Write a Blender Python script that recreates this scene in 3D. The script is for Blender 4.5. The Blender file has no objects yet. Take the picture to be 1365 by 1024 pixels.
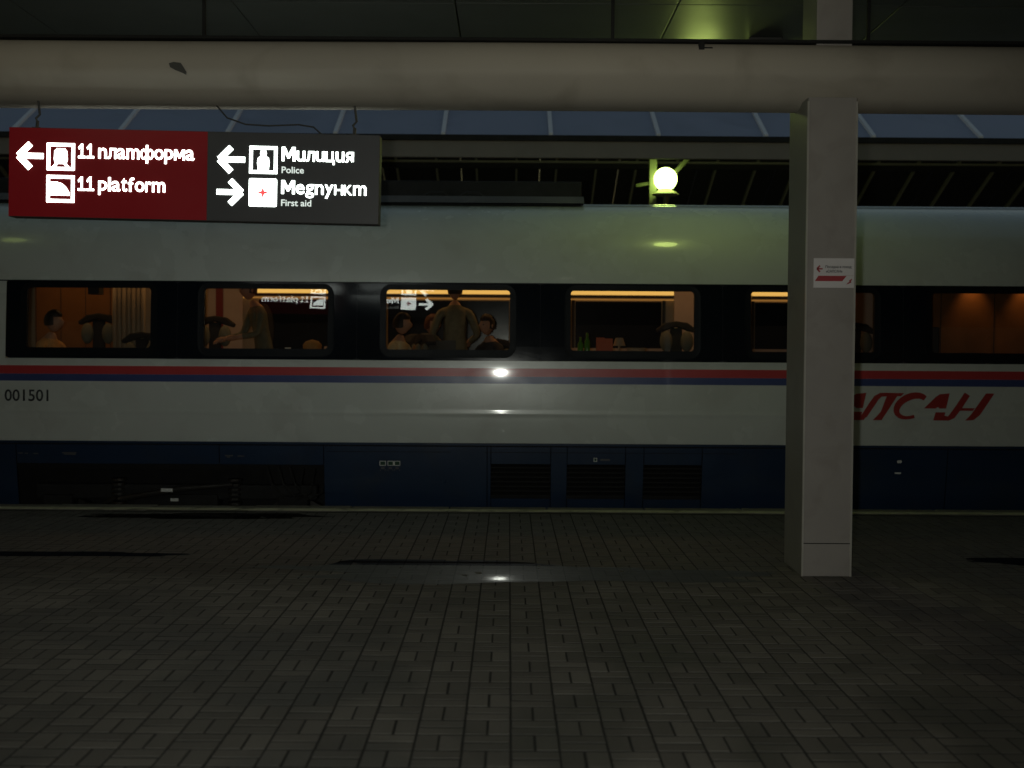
import bpy, bmesh, math, random
from mathutils import Vector, Matrix
random.seed(7)
R = math.radians
C = bpy.context.scene.collection
scene = bpy.context.scene

# ------------------------------------------------------------------ camera
cam_d = bpy.data.cameras.new('camera'); cam = bpy.data.objects.new('camera', cam_d); C.objects.link(cam)
cam_d.sensor_width = 36; cam_d.lens = 36*1600/1365; cam_d.clip_start = .05; cam_d.clip_end = 600
cam.location = (0, 0, 1.64)
cam.matrix_world = (Matrix.Translation((0, 0, 1.64)) @ Matrix.Rotation(R(-.16), 4, 'Z')
                    @ Matrix.Rotation(R(90-1.72), 4, 'X') @ Matrix.Rotation(R(.37), 4, 'Z'))
scene.camera = cam
cam_d.dof.use_dof = True; cam_d.dof.focus_distance = 9.2; cam_d.dof.aperture_fstop = 1.8

# ------------------------------------------------------------------ sky, exposure
world = bpy.data.worlds.new('World'); scene.world = world; world.use_nodes = True
wn = world.node_tree.nodes; wl = world.node_tree.links
bg = wn['Background']
sky = wn.new('ShaderNodeTexSky'); sky.sky_type = 'NISHITA'; sky.sun_disc = False
sky.sun_elevation = R(3); sky.sun_rotation = R(60); sky.air_density = 1.6; sky.ozone_density = 2.0
wl.new(sky.outputs['Color'], bg.inputs['Color'])
bg.inputs['Strength'].default_value = .12
scene.view_settings.view_transform = 'Standard'; scene.view_settings.look = 'None'
scene.view_settings.exposure = 0; scene.view_settings.gamma = 1; scene.view_settings.use_curve_mapping = False
scene.cycles.sample_clamp_indirect = 10
scene.cycles.max_bounces = 8

# the camera's own flash, just left of the lens: its glints show on the train and in the puddle
fl = bpy.data.lights.new('camera_flash', 'SPOT'); fl.energy = 330; fl.spot_size = R(84); fl.spot_blend = 1.0; fl.shadow_soft_size = .045; fl.color = (.97, 1, .90)
flo = bpy.data.objects.new('camera_flash', fl); flo.location = (-.17, -.02, 1.66); flo.rotation_euler = (R(88), 0, R(1)); C.objects.link(flo)

# ------------------------------------------------------------------ materials
MATS = {}
def mat(name, col, rough=.6, metal=0, emit=None, es=0, noise=.12, nscale=6, bump=0, bscale=60, coat=0, spec=.5, stain=None):
    if name in MATS: return MATS[name]
    m = bpy.data.materials.new(name); m.use_nodes = True; n = m.node_tree.nodes; l = m.node_tree.links
    p = n['Principled BSDF']
    p.inputs['Roughness'].default_value = rough; p.inputs['Metallic'].default_value = metal
    p.inputs['Specular IOR Level'].default_value = spec
    if coat: p.inputs['Coat Weight'].default_value = coat; p.inputs['Coat Roughness'].default_value = .06
    if emit:
        p.inputs['Emission Color'].default_value = (*emit, 1); p.inputs['Emission Strength'].default_value = es
    tc = n.new('ShaderNodeNewGeometry')
    nz = n.new('ShaderNodeTexNoise'); nz.inputs['Scale'].default_value = nscale; nz.inputs['Detail'].default_value = 6
    l.new(tc.outputs['Position'], nz.inputs['Vector'])
    mx = n.new('ShaderNodeMix'); mx.data_type = 'RGBA'
    mx.inputs[6].default_value = (*[max(0, c*(1-noise)) for c in col], 1)
    mx.inputs[7].default_value = (*[min(1, c*(1+noise)) for c in col], 1)
    l.new(nz.outputs['Fac'], mx.inputs[0]); last = mx.outputs[2]
    if stain:
        n2 = n.new('ShaderNodeTexNoise'); n2.inputs['Scale'].default_value = stain[0]; n2.inputs['Detail'].default_value = 8
        n2.inputs['Distortion'].default_value = .6
        l.new(tc.outputs['Position'], n2.inputs['Vector'])
        rp = n.new('ShaderNodeMapRange'); rp.inputs['From Min'].default_value = .52; rp.inputs['From Max'].default_value = .72
        rp.inputs['To Max'].default_value = stain[1]
        l.new(n2.outputs['Fac'], rp.inputs['Value'])
        m2 = n.new('ShaderNodeMix'); m2.data_type = 'RGBA'; l.new(rp.outputs[0], m2.inputs[0]); l.new(last, m2.inputs[6])
        m2.inputs[7].default_value = (*stain[2], 1); last = m2.outputs[2]
    l.new(last, p.inputs['Base Color'])
    rr = n.new('ShaderNodeMapRange'); rr.inputs['To Min'].default_value = max(.02, rough*.8); rr.inputs['To Max'].default_value = min(1, rough*1.25)
    l.new(nz.outputs['Fac'], rr.inputs['Value']); l.new(rr.outputs[0], p.inputs['Roughness'])
    if bump:
        nb = n.new('ShaderNodeTexNoise'); nb.inputs['Scale'].default_value = bscale; nb.inputs['Detail'].default_value = 5
        l.new(tc.outputs['Position'], nb.inputs['Vector'])
        b = n.new('ShaderNodeBump'); b.inputs['Strength'].default_value = bump; b.inputs['Distance'].default_value = .01
        l.new(nb.outputs['Fac'], b.inputs['Height']); l.new(b.outputs['Normal'], p.inputs['Normal'])
    MATS[name] = m; return m

def glow(name, col, s):
    m = bpy.data.materials.new(name); m.use_nodes = True; n = m.node_tree.nodes; l = m.node_tree.links
    n.remove(n['Principled BSDF']); e = n.new('ShaderNodeEmission')
    e.inputs['Color'].default_value = (*col, 1); e.inputs['Strength'].default_value = s
    l.new(e.outputs[0], n['Material Output'].inputs['Surface']); MATS[name] = m; return m

def paver_mat():
    m = bpy.data.materials.new('concrete_paver'); m.use_nodes = True; n = m.node_tree.nodes; l = m.node_tree.links
    p = n['Principled BSDF']; g = n.new('ShaderNodeNewGeometry')
    at = n.new('ShaderNodeAttribute'); at.attribute_name = 'tint'
    nz = n.new('ShaderNodeTexNoise'); nz.inputs['Scale'].default_value = 90; nz.inputs['Detail'].default_value = 8; nz.inputs['Roughness'].default_value = .7
    l.new(g.outputs['Position'], nz.inputs['Vector'])
    big = n.new('ShaderNodeTexNoise'); big.inputs['Scale'].default_value = .9; big.inputs['Detail'].default_value = 7; big.inputs['Distortion'].default_value = .8
    l.new(g.outputs['Position'], big.inputs['Vector'])
    a = n.new('ShaderNodeMath'); a.operation = 'MULTIPLY_ADD'; a.inputs[1].default_value = .3; l.new(at.outputs['Fac'], a.inputs[0])
    b = n.new('ShaderNodeMath'); b.operation = 'MULTIPLY'; b.inputs[1].default_value = .55; l.new(nz.outputs['Fac'], b.inputs[0]); l.new(b.outputs[0], a.inputs[2])
    cr = n.new('ShaderNodeValToRGB'); cr.color_ramp.elements[0].color = (.075, .07, .063, 1); cr.color_ramp.elements[1].color = (.29, .27, .24, 1)
    cr.color_ramp.elements[0].position = .1; cr.color_ramp.elements[1].position = .95
    l.new(a.outputs[0], cr.inputs[0])
    rp = n.new('ShaderNodeMapRange'); rp.inputs['From Min'].default_value = .47; rp.inputs['From Max'].default_value = .62; rp.inputs['To Max'].default_value = .6
    l.new(big.outputs['Fac'], rp.inputs['Value'])
    # darker strip towards the track: fainter light painted in, plus wet paving, ragged border
    sp_ = n.new('ShaderNodeSeparateXYZ'); l.new(g.outputs['Position'], sp_.inputs[0])
    wa = n.new('ShaderNodeMath'); wa.operation = 'MULTIPLY_ADD'; wa.inputs[1].default_value = 2.2; l.new(big.outputs['Fac'], wa.inputs[0]); l.new(sp_.outputs['Y'], wa.inputs[2])
    wr = n.new('ShaderNodeMapRange'); wr.inputs['From Min'].default_value = 9.3; wr.inputs['From Max'].default_value = 10.0; wr.inputs['To Max'].default_value = .62; l.new(wa.outputs[0], wr.inputs['Value'])
    wm = n.new('ShaderNodeMath'); wm.operation = 'MAXIMUM'; l.new(rp.outputs[0], wm.inputs[0]); l.new(wr.outputs[0], wm.inputs[1]); rp = wm
    mx = n.new('ShaderNodeMix'); mx.data_type = 'RGBA'; l.new(rp.outputs[0], mx.inputs[0]); l.new(cr.outputs[0], mx.inputs[6]); mx.inputs[7].default_value = (.042, .042, .038, 1)
    l.new(mx.outputs[2], p.inputs['Base Color'])
    r2 = n.new('ShaderNodeMapRange'); r2.inputs['To Min'].default_value = .85; r2.inputs['To Max'].default_value = .45
    l.new(rp.outputs[0], r2.inputs['Value']); l.new(r2.outputs[0], p.inputs['Roughness'])
    bp = n.new('ShaderNodeBump'); bp.inputs['Strength'].default_value = .5; bp.inputs['Distance'].default_value = .004
    l.new(nz.outputs['Fac'], bp.inputs['Height']); l.new(bp.outputs['Normal'], p.inputs['Normal'])
    MATS['paver'] = m; return m

def clear_mat(name, tint, f0, rough=.01, fmax=1):
    # thin glass or water: see-through with a Fresnel-driven mirror coat
    m = bpy.data.materials.new(name); m.use_nodes = True; n = m.node_tree.nodes; l = m.node_tree.links
    n.remove(n['Principled BSDF'])
    t = n.new('ShaderNodeBsdfTransparent'); t.inputs['Color'].default_value = (*tint, 1)
    g = n.new('ShaderNodeBsdfGlossy'); g.inputs['Roughness'].default_value = rough
    lw = n.new('ShaderNodeLayerWeight'); lw.inputs['Blend'].default_value = .5
    pw = n.new('ShaderNodeMath'); pw.operation = 'POWER'; pw.inputs[1].default_value = 4; l.new(lw.outputs['Facing'], pw.inputs[0])
    mr = n.new('ShaderNodeMapRange'); mr.inputs['To Min'].default_value = f0; mr.inputs['To Max'].default_value = fmax
    l.new(pw.outputs[0], mr.inputs['Value'])
    mx = n.new('ShaderNodeMixShader'); l.new(mr.outputs[0], mx.inputs[0]); l.new(t.outputs[0], mx.inputs[1]); l.new(g.outputs[0], mx.inputs[2])
    l.new(mx.outputs[0], n['Material Output'].inputs['Surface']); MATS[name] = m; return m

paver_mat()
WHITE = mat('train_white_paint', (.60, .64, .61), .26, noise=.05, nscale=2, coat=.55, bump=.035, bscale=3, stain=(1.6, .3, (.42, .41, .38)))
BLUE = mat('train_blue_paint', (.013, .032, .075), .3, noise=.15, nscale=3, coat=.3, stain=(2.2, .5, (.03, .04, .06)))
BAND = mat('glazing_band_black', (.006, .009, .014), .1, noise=.1, spec=.3)
RED = mat('stripe_red', (.50, .05, .055), .3, noise=.08, coat=.3)
STRB = mat('stripe_blue', (.05, .075, .22), .3, noise=.08, coat=.3)
RUB = mat('window_rubber', (.005, .007, .010), .45, noise=.1, spec=.15)
DARK = mat('underframe_black', (.008, .008, .008), .75, noise=.3, bump=.4)
STEEL = mat('worn_steel', (.045, .043, .04), .5, metal=.6, noise=.3, bump=.3, stain=(5, .7, (.06, .035, .02)))
LOGO = mat('logo_red', (.36, .035, .03), .35)
INKB = mat('print_black', (.03, .035, .04), .5)
INKW = mat('print_white', (.7, .72, .7), .5)
INKG = mat('print_green', (.01, .06, .03), .5)
ROOFG = mat('train_roof_grey', (.1, .1, .105), .45, noise=.15, nscale=2, stain=(2.5, .6, (.16, .16, .155)))
BEAM = mat('beam_cladding', (.52, .475, .40), .55, noise=.08, nscale=1.5, spec=.3, stain=(2.1, .45, (.33, .29, .23)))
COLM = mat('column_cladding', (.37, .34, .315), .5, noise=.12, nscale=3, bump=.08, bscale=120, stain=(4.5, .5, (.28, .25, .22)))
COLG = mat('column_side_shaded', (.26, .27, .235), .5, noise=.1, nscale=3, stain=(3, .4, (.17, .17, .15)))  # column colour again, darker and greener: shade of the side faces painted in
TRIM = mat('corner_trim', (.6, .58, .52), .3, metal=.3)
SOFF = mat('soffit_panel_paint', (.085, .092, .078), .5, noise=.12, nscale=2, stain=(1.2, .5, (.07, .075, .06)))
SEAMD = mat('dark_joint', (.012, .012, .011), .8)
SIGNR = mat('sign_red_face', (.2, .012, .016), .35, emit=(.5, .008, .016), es=.07, noise=.08, nscale=3)
SIGNB = mat('sign_grey_face', (.045, .046, .045), .4, emit=(.5, .5, .5), es=.012, noise=.06)
SIGNH = mat('sign_housing', (.07, .07, .065), .45, noise=.1)
LIT = glow('sign_white_light', (.9, 1, .93), 7)
LITS = glow('sign_small_text_light', (.8, .9, .82), 1.0)
REDL = glow('sign_red_light', (1, .1, .1), 1.1)
GLOBE = glow('globe_lamp_light', (.74, .95, .22), 17)
AMB = glow('amber_strip_light', (1, .56, .13), 1.05)
AMB2 = glow('amber_thin_light', (1, .45, .1), .33)
GRN = glow('green_indicator', (.15, 1, .1), 1.0)
REDI = glow('red_indicator', (1, .05, .05), .8)
GLASS = clear_mat('window_glass', (.8, .8, .78), .075)
WATER = clear_mat('puddle_water', (.33, .33, .33), .03, .012, .45)
ZINC = mat('opposite_roof_sheet', (.30, .33, .45), .45, noise=.12, nscale=.8, stain=(1.1, .4, (.2, .22, .3)))
SEAMW = mat('roof_seam_pale', (.75, .76, .82), .4)
FASC = mat('opposite_fascia', (.20, .18, .155), .6, noise=.2, nscale=2)
RIB = mat('canopy_rib_paint', (.42, .40, .25), .5)
UND = mat('canopy_underside', (.035, .033, .03), .8, noise=.3)
POST = mat('lamp_post_paint', (.13, .14, .08), .45)
CURB = mat('curb_concrete', (.20, .19, .165), .8, noise=.25, nscale=9, bump=.5, stain=(2, .6, (.09, .085, .075)))
LINE = mat('edge_line_paint', (.55, .54, .38), .7, noise=.25, nscale=14, stain=(4, .9, (.13, .125, .1)))
JOINT = mat('sand_joint', (.016, .015, .014), .95, bump=.5)
BALL = mat('ballast', (.06, .055, .05), .95, noise=.5, nscale=25, bump=1, bscale=40)
INTW = mat('interior_wall_beige', (.42, .33, .22), .55, noise=.08)
INTB = mat('interior_wood', (.25, .11, .035), .4, noise=.3, nscale=5)
INTD = mat('interior_dark', (.03, .03, .033), .6)
INTP = mat('interior_panel_pale', (.48, .37, .3), .5)
INTR = mat('interior_red_stripe', (.2, .02, .015), .5)
FARG = mat('far_window_glass', (.012, .016, .026), .15, spec=.08)
SEATD = mat('seat_navy', (.018, .019, .024), .8, noise=.2, bump=.3)
PAD = mat('headrest_grey', (.15, .155, .12), .8, noise=.1)
SKIN = mat('skin', (.46, .26, .17), .55, noise=.06)
HAIRD = mat('hair_dark', (.018, .012, .009), .6, noise=.4, nscale=40)
HAIRR = mat('hair_auburn', (.1, .025, .012), .6, noise=.4, nscale=40)
EYE = mat('eye_dark', (.02, .015, .012), .2)
TROU = mat('trousers_dark', (.03, .03, .035), .8)
SHOE = mat('shoe_leather', (.015, .012, .01), .4)

# ------------------------------------------------------------------ mesh helpers
def link(name, me, m=None, parent=None, smooth=False):
    o = bpy.data.objects.new(name, me); C.objects.link(o)
    if m is not None:
        for k in (m if isinstance(m, (list, tuple)) else [m]): me.materials.append(k)
    if parent is not None: o.parent = parent
    if smooth:
        for p in me.polygons: p.use_smooth = True
    return o
def tag(o, label=None, cat=None, group=None, kind=None):
    for k, v in (('label', label), ('category', cat), ('group', group), ('kind', kind)):
        if v: o[k] = v
    return o
def empty(name, loc, label, cat, group=None, rot=(0, 0, 0)):
    o = bpy.data.objects.new(name, None); C.objects.link(o); o.location = loc; o.rotation_euler = rot
    o.empty_display_size = .2
    return tag(o, label, cat, group)

class MB:
    def __init__(s): s.v = []; s.f = []; s.mi = []
    def quad(s, a, b, c, d, mi=0):
        i = len(s.v); s.v += [a, b, c, d]; s.f.append((i, i+1, i+2, i+3)); s.mi.append(mi)
    def box(s, x0, x1, y0, y1, z0, z1, mi=0):
        i = len(s.v)
        s.v += [(x, y, z) for z in (z0, z1) for y in (y0, y1) for x in (x0, x1)]
        for f in ((0, 2, 3, 1), (4, 5, 7, 6), (0, 1, 5, 4), (2, 6, 7, 3), (0, 4, 6, 2), (1, 3, 7, 5)):
            s.f.append(tuple(i+k for k in f)); s.mi.append(mi)
        return s
    def tube(s, pts, r, n=8, mi=0, caps=True):
        pts = [Vector(p) for p in pts]; rs = r if isinstance(r, (list, tuple)) else [r]*len(pts)
        up = Vector((0, 0, 1)); i0 = len(s.v)
        for k, p in enumerate(pts):
            d = (pts[min(k+1, len(pts)-1)]-pts[max(k-1, 0)]).normalized()
            a = d.cross(up if abs(d.z) < .95 else Vector((0, 1, 0))).normalized(); b = d.cross(a)
            for j in range(n):
                t = 2*math.pi*j/n; s.v.append(tuple(p + (a*math.cos(t)+b*math.sin(t))*rs[k]))
        for k in range(len(pts)-1):
            for j in range(n):
                s.f.append((i0+k*n+j, i0+k*n+(j+1) % n, i0+(k+1)*n+(j+1) % n, i0+(k+1)*n+j)); s.mi.append(mi)
        if caps:
            s.f.append(tuple(i0+j for j in reversed(range(n)))); s.mi.append(mi)
            s.f.append(tuple(i0+(len(pts)-1)*n+j for j in range(n))); s.mi.append(mi)
        return s
    def sphere(s, c, r, n=16, m=10, sx=1, sy=1, sz=1, mi=0):
        i0 = len(s.v)
        for a in range(m+1):
            th = math.pi*a/m
            for b in range(n):
                ph = 2*math.pi*b/n
                s.v.append((c[0]+r*sx*math.sin(th)*math.cos(ph), c[1]+r*sy*math.sin(th)*math.sin(ph), c[2]+r*sz*math.cos(th)))
        for a in range(m):
            for b in range(n):
                s.f.append((i0+a*n+b, i0+(a+1)*n+b, i0+(a+1)*n+(b+1) % n, i0+a*n+(b+1) % n)); s.mi.append(mi)
        return s
    def prism(s, poly, y0, y1, mi=0):
        # polygon in (x, z), extruded along y
        n = len(poly); i = len(s.v)
        s.v += [(x, y0, z) for x, z in poly] + [(x, y1, z) for x, z in poly]
        s.f.append(tuple(range(i, i+n))); s.f.append(tuple(reversed(range(i+n, i+2*n)))); s.mi += [mi, mi]
        for k in range(n):
            s.f.append((i+k, i+n+k, i+n+(k+1) % n, i+(k+1) % n)); s.mi.append(mi)
        return s
    def mesh(s, name):
        me = bpy.data.meshes.new(name); me.from_pydata(s.v, [], s.f)
        for p, k in zip(me.polygons, s.mi): p.material_index = k
        me.update(); return me
    def build(s, name, m, parent=None, smooth=False, bevel=0, fix=True):
        me = s.mesh(name)
        if bevel or fix:
            bm = bmesh.new(); bm.from_mesh(me)
            if smooth: bmesh.ops.remove_doubles(bm, verts=bm.verts, dist=1e-5)
            bmesh.ops.recalc_face_normals(bm, faces=bm.faces)
            if bevel: bmesh.ops.bevel(bm, geom=[e for e in bm.edges if e.calc_face_angle(0) > .5], offset=bevel, segments=2, profile=.6, affect='EDGES', clamp_overlap=True)
            bm.to_mesh(me); bm.free()
        return link(name, me, m, parent, smooth)

def text_obj(name, body, x0, x1, zb, y, m, parent, bold=.0, zcap=None, depth=.004, flip=False, surf=None, shear=0):
    """lettering between x0 and x1 with its baseline at zb, standing in the x-z plane"""
    cu = bpy.data.curves.new(name, 'FONT'); cu.body = body; cu.size = 1; cu.offset = bold; cu.shear = shear; cu.resolution_u = 3
    ob = bpy.data.objects.new(name, cu); C.objects.link(ob)
    dg = bpy.context.evaluated_depsgraph_get(); dg.update()
    me = bpy.data.meshes.new_from_object(ob.evaluated_get(dg)); bpy.data.objects.remove(ob); bpy.data.curves.remove(cu)
    xs = [v.co.x for v in me.vertices]; mn, mxx = min(xs), max(xs)
    sx = (x1-x0)/(mxx-mn); sz = sx if zcap is None else zcap/.70
    bm = bmesh.new(); bm.from_mesh(me)
    for v in bm.verts:
        X = (v.co.x-mn)*sx; Z = v.co.y*sz
        v.co = (x0+X if not flip else x0-X, y, zb+Z)
    ret = bmesh.ops.extrude_face_region(bm, geom=list(bm.faces))
    dy = depth if not flip else -depth
    for e in ret['geom']:
        if isinstance(e, bmesh.types.BMVert): e.co.y += dy
    if surf:
        for v in bm.verts:
            off = v.co.y-y
            v.co.y = surf(v.co.z)-.004+off
    bmesh.ops.recalc_face_normals(bm, faces=bm.faces)
    bm.to_mesh(me); bm.free()
    me.materials.clear()
    return link(name, me, m, parent)

# ------------------------------------------------------------------ ground, platform
g = MB(); g.quad((-300, -300, -1.15), (300, -300, -1.15), (300, 300, -1.15), (-300, 300, -1.15))
tag(g.build('ground', BALL), kind='structure')
g = MB(); g.box(-45, 50, -12.6, -12, -1.15, 7.5); tag(g.build('added_rear_wall', mat('added_rear_wall_plaster', (.16, .15, .13), .9, noise=.2, bump=.3)), kind='structure')  # unseen wall added behind the camera to keep bright sky out of window reflections
deck = empty('platform', (0, 0, 0), 'wet platform paved with grey basket weave pavers beside the train', None)
del deck['label']; deck['kind'] = 'structure'
b = MB(); b.box(-30, 34, -12, 12.35, -1.15, -.062); b.build('platform_base', CURB, deck)
b = MB(); b.box(-30, 34, -12, 11.93, -.062, -.0026); b.build('sand_bed', JOINT, deck)
# concrete curb stones along the edge, each a piece
x = -24.6
mesh_c = None
for k in range(52):
    if mesh_c is None:
        q = MB(); q.box(.004, .996, 11.935, 12.35, -.062, 0); o = q.build('curb_stone', CURB, deck, bevel=.012); mesh_c = o.data
    else:
        o = bpy.data.objects.new('curb_stone', mesh_c); C.objects.link(o); o.parent = deck
    o.location = (x+k, 0, random.uniform(-.004, .003))
q = MB(); q.box(-24.6, 27.4, 11.96, 12.10, .0035, .0065); q.build('edge_line', LINE, deck)

# pavers: basket weave, 0.2 m cells
GX, GY = .018, 5.241
def paver_geom(w, d, tiltx, tilty, h):
    g_ = .0055; c_ = .0013
    a, b_ = w/2-g_, d/2-g_*1.75
    top = []; low = []
    for sx, sy in ((-1, -1), (1, -1), (1, 1), (-1, 1)):
        zt = h+tiltx*sx*a+tilty*sy*b_
        top.append((sx*(a-c_), sy*(b_-c_), zt)); low.append((sx*a, sy*b_, zt-c_))
    bot = [(p[0], p[1], -.03) for p in low]
    return top+low+bot, [(0, 1, 2, 3)]+[(4+i, 4+(i+1) % 4, (i+1) % 4, i) for i in range(4)]+[(8+i, 8+(i+1) % 4, 4+(i+1) % 4, 4+i) for i in range(4)]
bricks = []
for i in range(-56, 62):
    for j in range(-12, 34):
        cx, cy = GX+.2*i+.1, GY+.2*j+.1
        if cy > 11.9: continue
        if (i+j) % 2 == 0: cells = [(cx-.05, cy, .1, .2), (cx+.05, cy, .1, .2)]
        else: cells = [(cx, cy-.05, .2, .1), (cx, cy+.05, .2, .1)]
        for (bx, by, w, d) in cells:
            if 2.1 < bx < 2.5 and 8.68 < by < 9.26: pass
            if by+d/2 > 11.925: continue
            vis = by > 4.72 and abs(bx) < (by*.43)
            bricks.append(((by if vis else 99+abs(bx)+by), bx, by, w, d))
bricks.sort()
variants = {}
for vi in range(6):
    for (w, d) in ((.1, .2), (.2, .1)):
        vs, fs = paver_geom(w, d, random.uniform(-.008, .008), random.uniform(-.008, .008), random.uniform(-.0008, .0005))
        me = bpy.data.meshes.new('paver'); me.from_pydata(vs, [], fs); me.materials.append(MATS['paver'])
        at = me.attributes.new('tint', 'FLOAT', 'POINT'); t = .1+.8*((vi*.37) % 1)
        for a_ in at.data: a_.value = t
        variants[(vi, w)] = me
for k, (_, bx, by, w, d) in enumerate(bricks[:290]):
    o = bpy.data.objects.new('paver', variants[(random.randrange(6), w)]); C.objects.link(o); o.parent = deck
    o.location = (bx+random.uniform(-.0012, .0012), by, random.uniform(-.0003, .0006)); o.rotation_euler = (0, 0, random.uniform(-.008, .008))
V = []; F = []; T = []
for (_, bx, by, w, d) in bricks[290:]:
    vs, fs = paver_geom(w, d, random.uniform(-.01, .01), random.uniform(-.01, .01), random.uniform(-.001, .001))
    i0 = len(V); V += [(x+bx, y+by, z) for x, y, z in vs]; F += [tuple(i0+q for q in f) for f in fs]; T += [random.random()]*len(vs)
me = bpy.data.meshes.new('paver_field'); me.from_pydata(V, [], F)
at = me.attributes.new('tint', 'FLOAT', 'POINT'); at.data.foreach_set('value', T)
o = link('paver_field', me, MATS['paver'], deck); o['kind'] = 'stuff'

# puddles: thin irregular films of rain water
def puddle(cx, cy, rx, ry, seed, amp=.35):
    rnd = random.Random(seed); n = 72
    ph = [(rnd.uniform(.2, 1), rnd.uniform(0, 6.28), k) for k in (2, 3, 5, 7, 11, 17)]
    pts = []
    for i in range(n):
        t = 2*math.pi*i/n; r = 1
        for a, p, k in ph: r += amp*a*1.5/k**.8*math.sin(k*t+p)
        pts.append((cx+rx*r*math.cos(t), cy+ry*r*math.sin(t)))
    m_ = MB(); i = 0
    m_.v = [(cx, cy, .0014)]+[(x, y, .0014) for x, y in pts]
    for k in range(n): m_.f.append((0, 1+k, 1+(k+1) % n)); m_.mi.append(0)
    o = m_.build('puddle', WATER); tag(o, kind='structure')
puddle(.0, 8.72, 1.9, .36, 33, .35)
puddle(-2.9, 11.55, 1.15, .2, 8, .3)
puddle(-3.9, 9.4, 1.3, .12, 9, .3)
puddle(4.3, 9.3, .7, .2, 14, .3)

# ------------------------------------------------------------------ train
Y0 = 12.5; YC = 14.1
TILT = [(-1, -10), (.0, -10), (.35, -8), (.644, -5.2), (.775, -3.55), (.9, -1.3), (1.1, .4), (1.39, 1.2), (1.6, 2.6), (1.93, 3.7), (2.3, 4.5), (2.4, 7), (2.5, 11), (2.6, 17),
        (2.67, 22), (2.8, 32), (2.9, 41), (3.0, 51), (3.1, 63), (3.2, 76), (3.27, 86), (3.4, 88)]
def tilt(z):
    for (a, ta), (b_, tb) in zip(TILT, TILT[1:]):
        if z <= b_:
            t = ta+(tb-ta)*(z-a)/(b_-a); break
    else: t = 88
    t += 6.5*math.exp(-((z-.97)/.018)**2) - 6.5*math.exp(-((z-.935)/.018)**2)   # weld-like ripple shaped in to catch a second flash glint
    return t
STEP = .005; ZS = [-.2]; OS = [0.0]
while ZS[-1] < 3.272:
    ZS.append(ZS[-1]+STEP); OS.append(OS[-1]+math.tan(R(tilt(ZS[-1]-STEP/2)))*STEP)
iz = min(range(len(ZS)), key=lambda i: abs(ZS[i]-1.0)); base = OS[iz]; OS = [q-base for q in OS]
def yo(z):
    t = (z-ZS[0])/STEP; i = max(0, min(len(ZS)-2, int(t))); return Y0+OS[i]+(OS[i+1]-OS[i])*(t-i)
X0, X1 = -7.2, 15.5
def sheet(x0, x1, z0, z1, off=0, step=.02, back=None):
    m_ = MB(); n = max(1, int(math.ceil((z1-z0)/step))); zs = [z0+(z1-z0)*k/n for k in range(n+1)]
    for k, z in enumerate(zs):
        m_.v += [(x0, yo(z)-off, z), (x1, yo(z)-off, z)]
    for k in range(n): m_.f.append((2*k, 2*k+1, 2*k+3, 2*k+2)); m_.mi.append(0)
    if off or back:   # give the sheet a closed edge
        bk = back or off+.01; i = len(m_.v)
        m_.v += [(x0, yo(z0)-off+bk, z0), (x1, yo(z0)-off+bk, z0), (x0, yo(z1)-off+bk, z1), (x1, yo(z1)-off+bk, z1)]
        m_.f += [(0, i, i+1, 1), (2*n, 2*n+1, i+3, i+2)]; m_.mi += [0, 0]
    return m_
train = empty('train_carriage', (0, YC, 0), 'white high speed train carriage with red and blue stripes, dark window band and blue skirt', 'train')
def tp(mb, name, m, parent=None, smooth=False, **k):
    o = mb.build(name, m, parent or train, smooth, **k)
    if parent is None: o.matrix_parent_inverse = Matrix.Translation((0, -YC, 0))
    return o
ZB, ZT = 1.503, 2.312
# body shell: sides below and above the glazing band, roof over to the far side
lower = sheet(X0, X1, .644, ZB, step=.01); tp(lower, 'lower_body_side', WHITE, smooth=True)
up = MB(); prof = []
z = ZT
while z < 3.271: prof.append((yo(z), z)); z += .01
ytop = prof[-1][0]
for k in range(1, 9): prof.append((ytop+(YC-ytop)*k/8, 3.272+.045*math.sin(math.pi/2*k/8)))
prof += [(2*YC-y, z) for y, z in reversed(prof[:-1])]
prof += [(2*YC-yo(zz), zz) for zz in [ZT-.05*q for q in range(1, 34)]]
for y, z in prof: up.v += [(X0, y, z), (X1, y, z)]
for k in range(len(prof)-1): up.f.append((2*k, 2*k+1, 2*k+3, 2*k+2)); up.mi.append(0)
tp(up, 'roof_shell', WHITE, smooth=True)
# left of the band the white side carries on
BX0 = -5.24
tp(sheet(X0, BX0, ZB, ZT, step=.02), 'end_body_side', WHITE, smooth=True)
# stripes
tp(sheet(X0, X1, 1.3416, 1.4275, off=.002), 'red_stripe', RED, smooth=False)
tp(sheet(X0, X1, 1.267, 1.3410, off=.002), 'blue_stripe', STRB, smooth=False)
tp(sheet(X0, X1, 1.486, 1.502, off=.004), 'sill_rail', WHITE)
tp(sheet(X0, X1, 2.306, 2.318, off=.004), 'rain_strip', RUB)
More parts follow.
